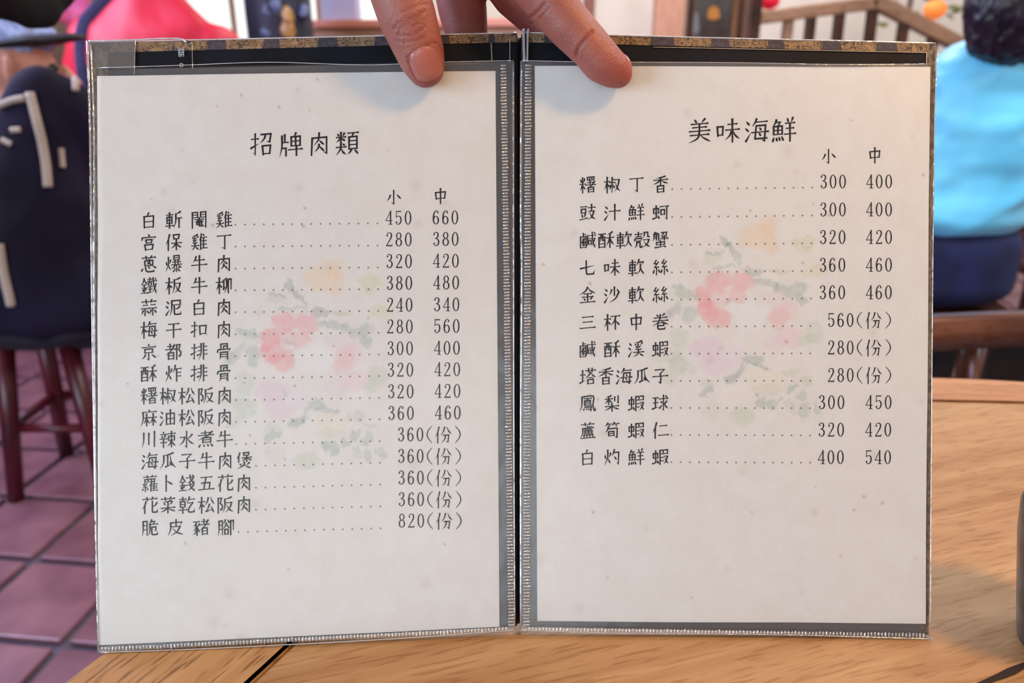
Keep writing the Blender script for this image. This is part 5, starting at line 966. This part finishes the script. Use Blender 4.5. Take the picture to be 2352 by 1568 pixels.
q = ony(160, 18, 3.45); blob('bag_body', [[(q + Vector((-.03, 0, .02)), (.055, .04, .09)), (q + Vector((.03, 0, .0)), (.06, .045, .10))]], .006, mat('salmon_pink_fabric', (232, 104, 128), .5, .1, 9, .1, rgb2=(206, 80, 150)), pk, fold=.01, fscale=12)
blob('bag_panel', [[(q + Vector((-.075, -.01, .02)), (.02, .03, .08))]], .006, mat('orange_red_fabric', (208, 66, 46), .5, .1, 9, .1), pk)
ha = empty('side_table', (q.x, 3.45, 0), 'small brown side table under the pink shoulder bag', 'table'); zt_ = q.z - .115
box('table_top', (q.x - .02, 3.45, zt_ - .015), (.5, .4, .03), M['railwood'], ha, None, .006)
for dx in (-.2, .2):
    for dy in (-.15, .15): box('leg', (q.x - .02 + dx, 3.45 + dy, (zt_ - .03) / 2), (.035, .035, zt_ - .03), M['railwood'], ha, None, .004)
# --- black-sleeved elbow of a nearer guest, top left
pb = empty('person', (-.92, .95, 0), 'person in black coat at the near left, only the elbow dips into view', 'person')
BK = mat('black_wool_coat', (14, 12, 18), .9, .3, 30, .2)
e1 = at(88, -6, 1.0); bxx = e1.x - .28
blob('coat_sleeve', [[(at(98, 26, 1.0), .020), (at(60, 6, 1.0), .030), (at(0, -20, .98), .036), (at(-120, -80, .92), .05), (at(-330, -220, .84), .07)], [(at(98, 22, 1.0), .022), (at(128, -30, 1.02), .026), (at(170, -130, 1.04), .030), (at(190, -230, 1.04), .028)]], .004, BK, pb, fold=.004, fscale=25)
blob('coat', [[(at(-330, -220, .84), .07), (at(-520, -250, .84), (.12, .12, .14)), (at(-620, 60, .84), (.16, .14, .16)), (at(-640, 500, .86), (.17, .15, .16))]], .01, BK, pb, fold=.006, fscale=9)
hp_ = at(-560, -560, .84); head(pb, hp_, (.8, .6, 0), .1, DH, .05)
handblob(pb, at(195, -290, 1.04), (.1, .1, 1))
# ------------------------------------------------------------------ cup at the right edge of the table
cu = empty('stoneware_cup', (0, 0, ZT), 'dark grey glazed stoneware cup at right edge of table', 'cup')
cp = onz(2475, 1700, ZT); cu.location = (cp.x + .0, cp.y, ZT)
lx = at(2341, 1300, .385); r_ = .036; ccx, ccy = lx.x + r_ + .0005, lx.y; H_ = at(2352, 1128, .385).z - ZT
bm = bmesh.new(); addlathe(bm, [(r_ * .60, 0), (r_ * .64, .004), (r_ * .76, H_ * .3), (r_ * .95, H_ * .72), (r_, H_ - .008), (r_ - .002, H_), (r_ - .005, H_ - .003), (r_ - .006, H_ * .78), (r_ * .7, H_ * .4), (r_ * .5, .008)], (ccx, ccy, ZT), 48)
cu.location = (ccx, ccy, ZT); frombm('cup_body', bm, mat('dark_grey_glaze', (74, 74, 70), .3, .3, 60, .1, rgb2=(40, 36, 36)), cu, True)
bm = bmesh.new(); bmesh.ops.create_circle(bm, cap_ends=True, radius=r_ * .88, segments=32, matrix=Matrix.Translation((ccx, ccy, ZT + H_ * .7))); frombm('tea', bm, mat('dark_tea', (70, 34, 14), .05, 0, 5, 0), cu)
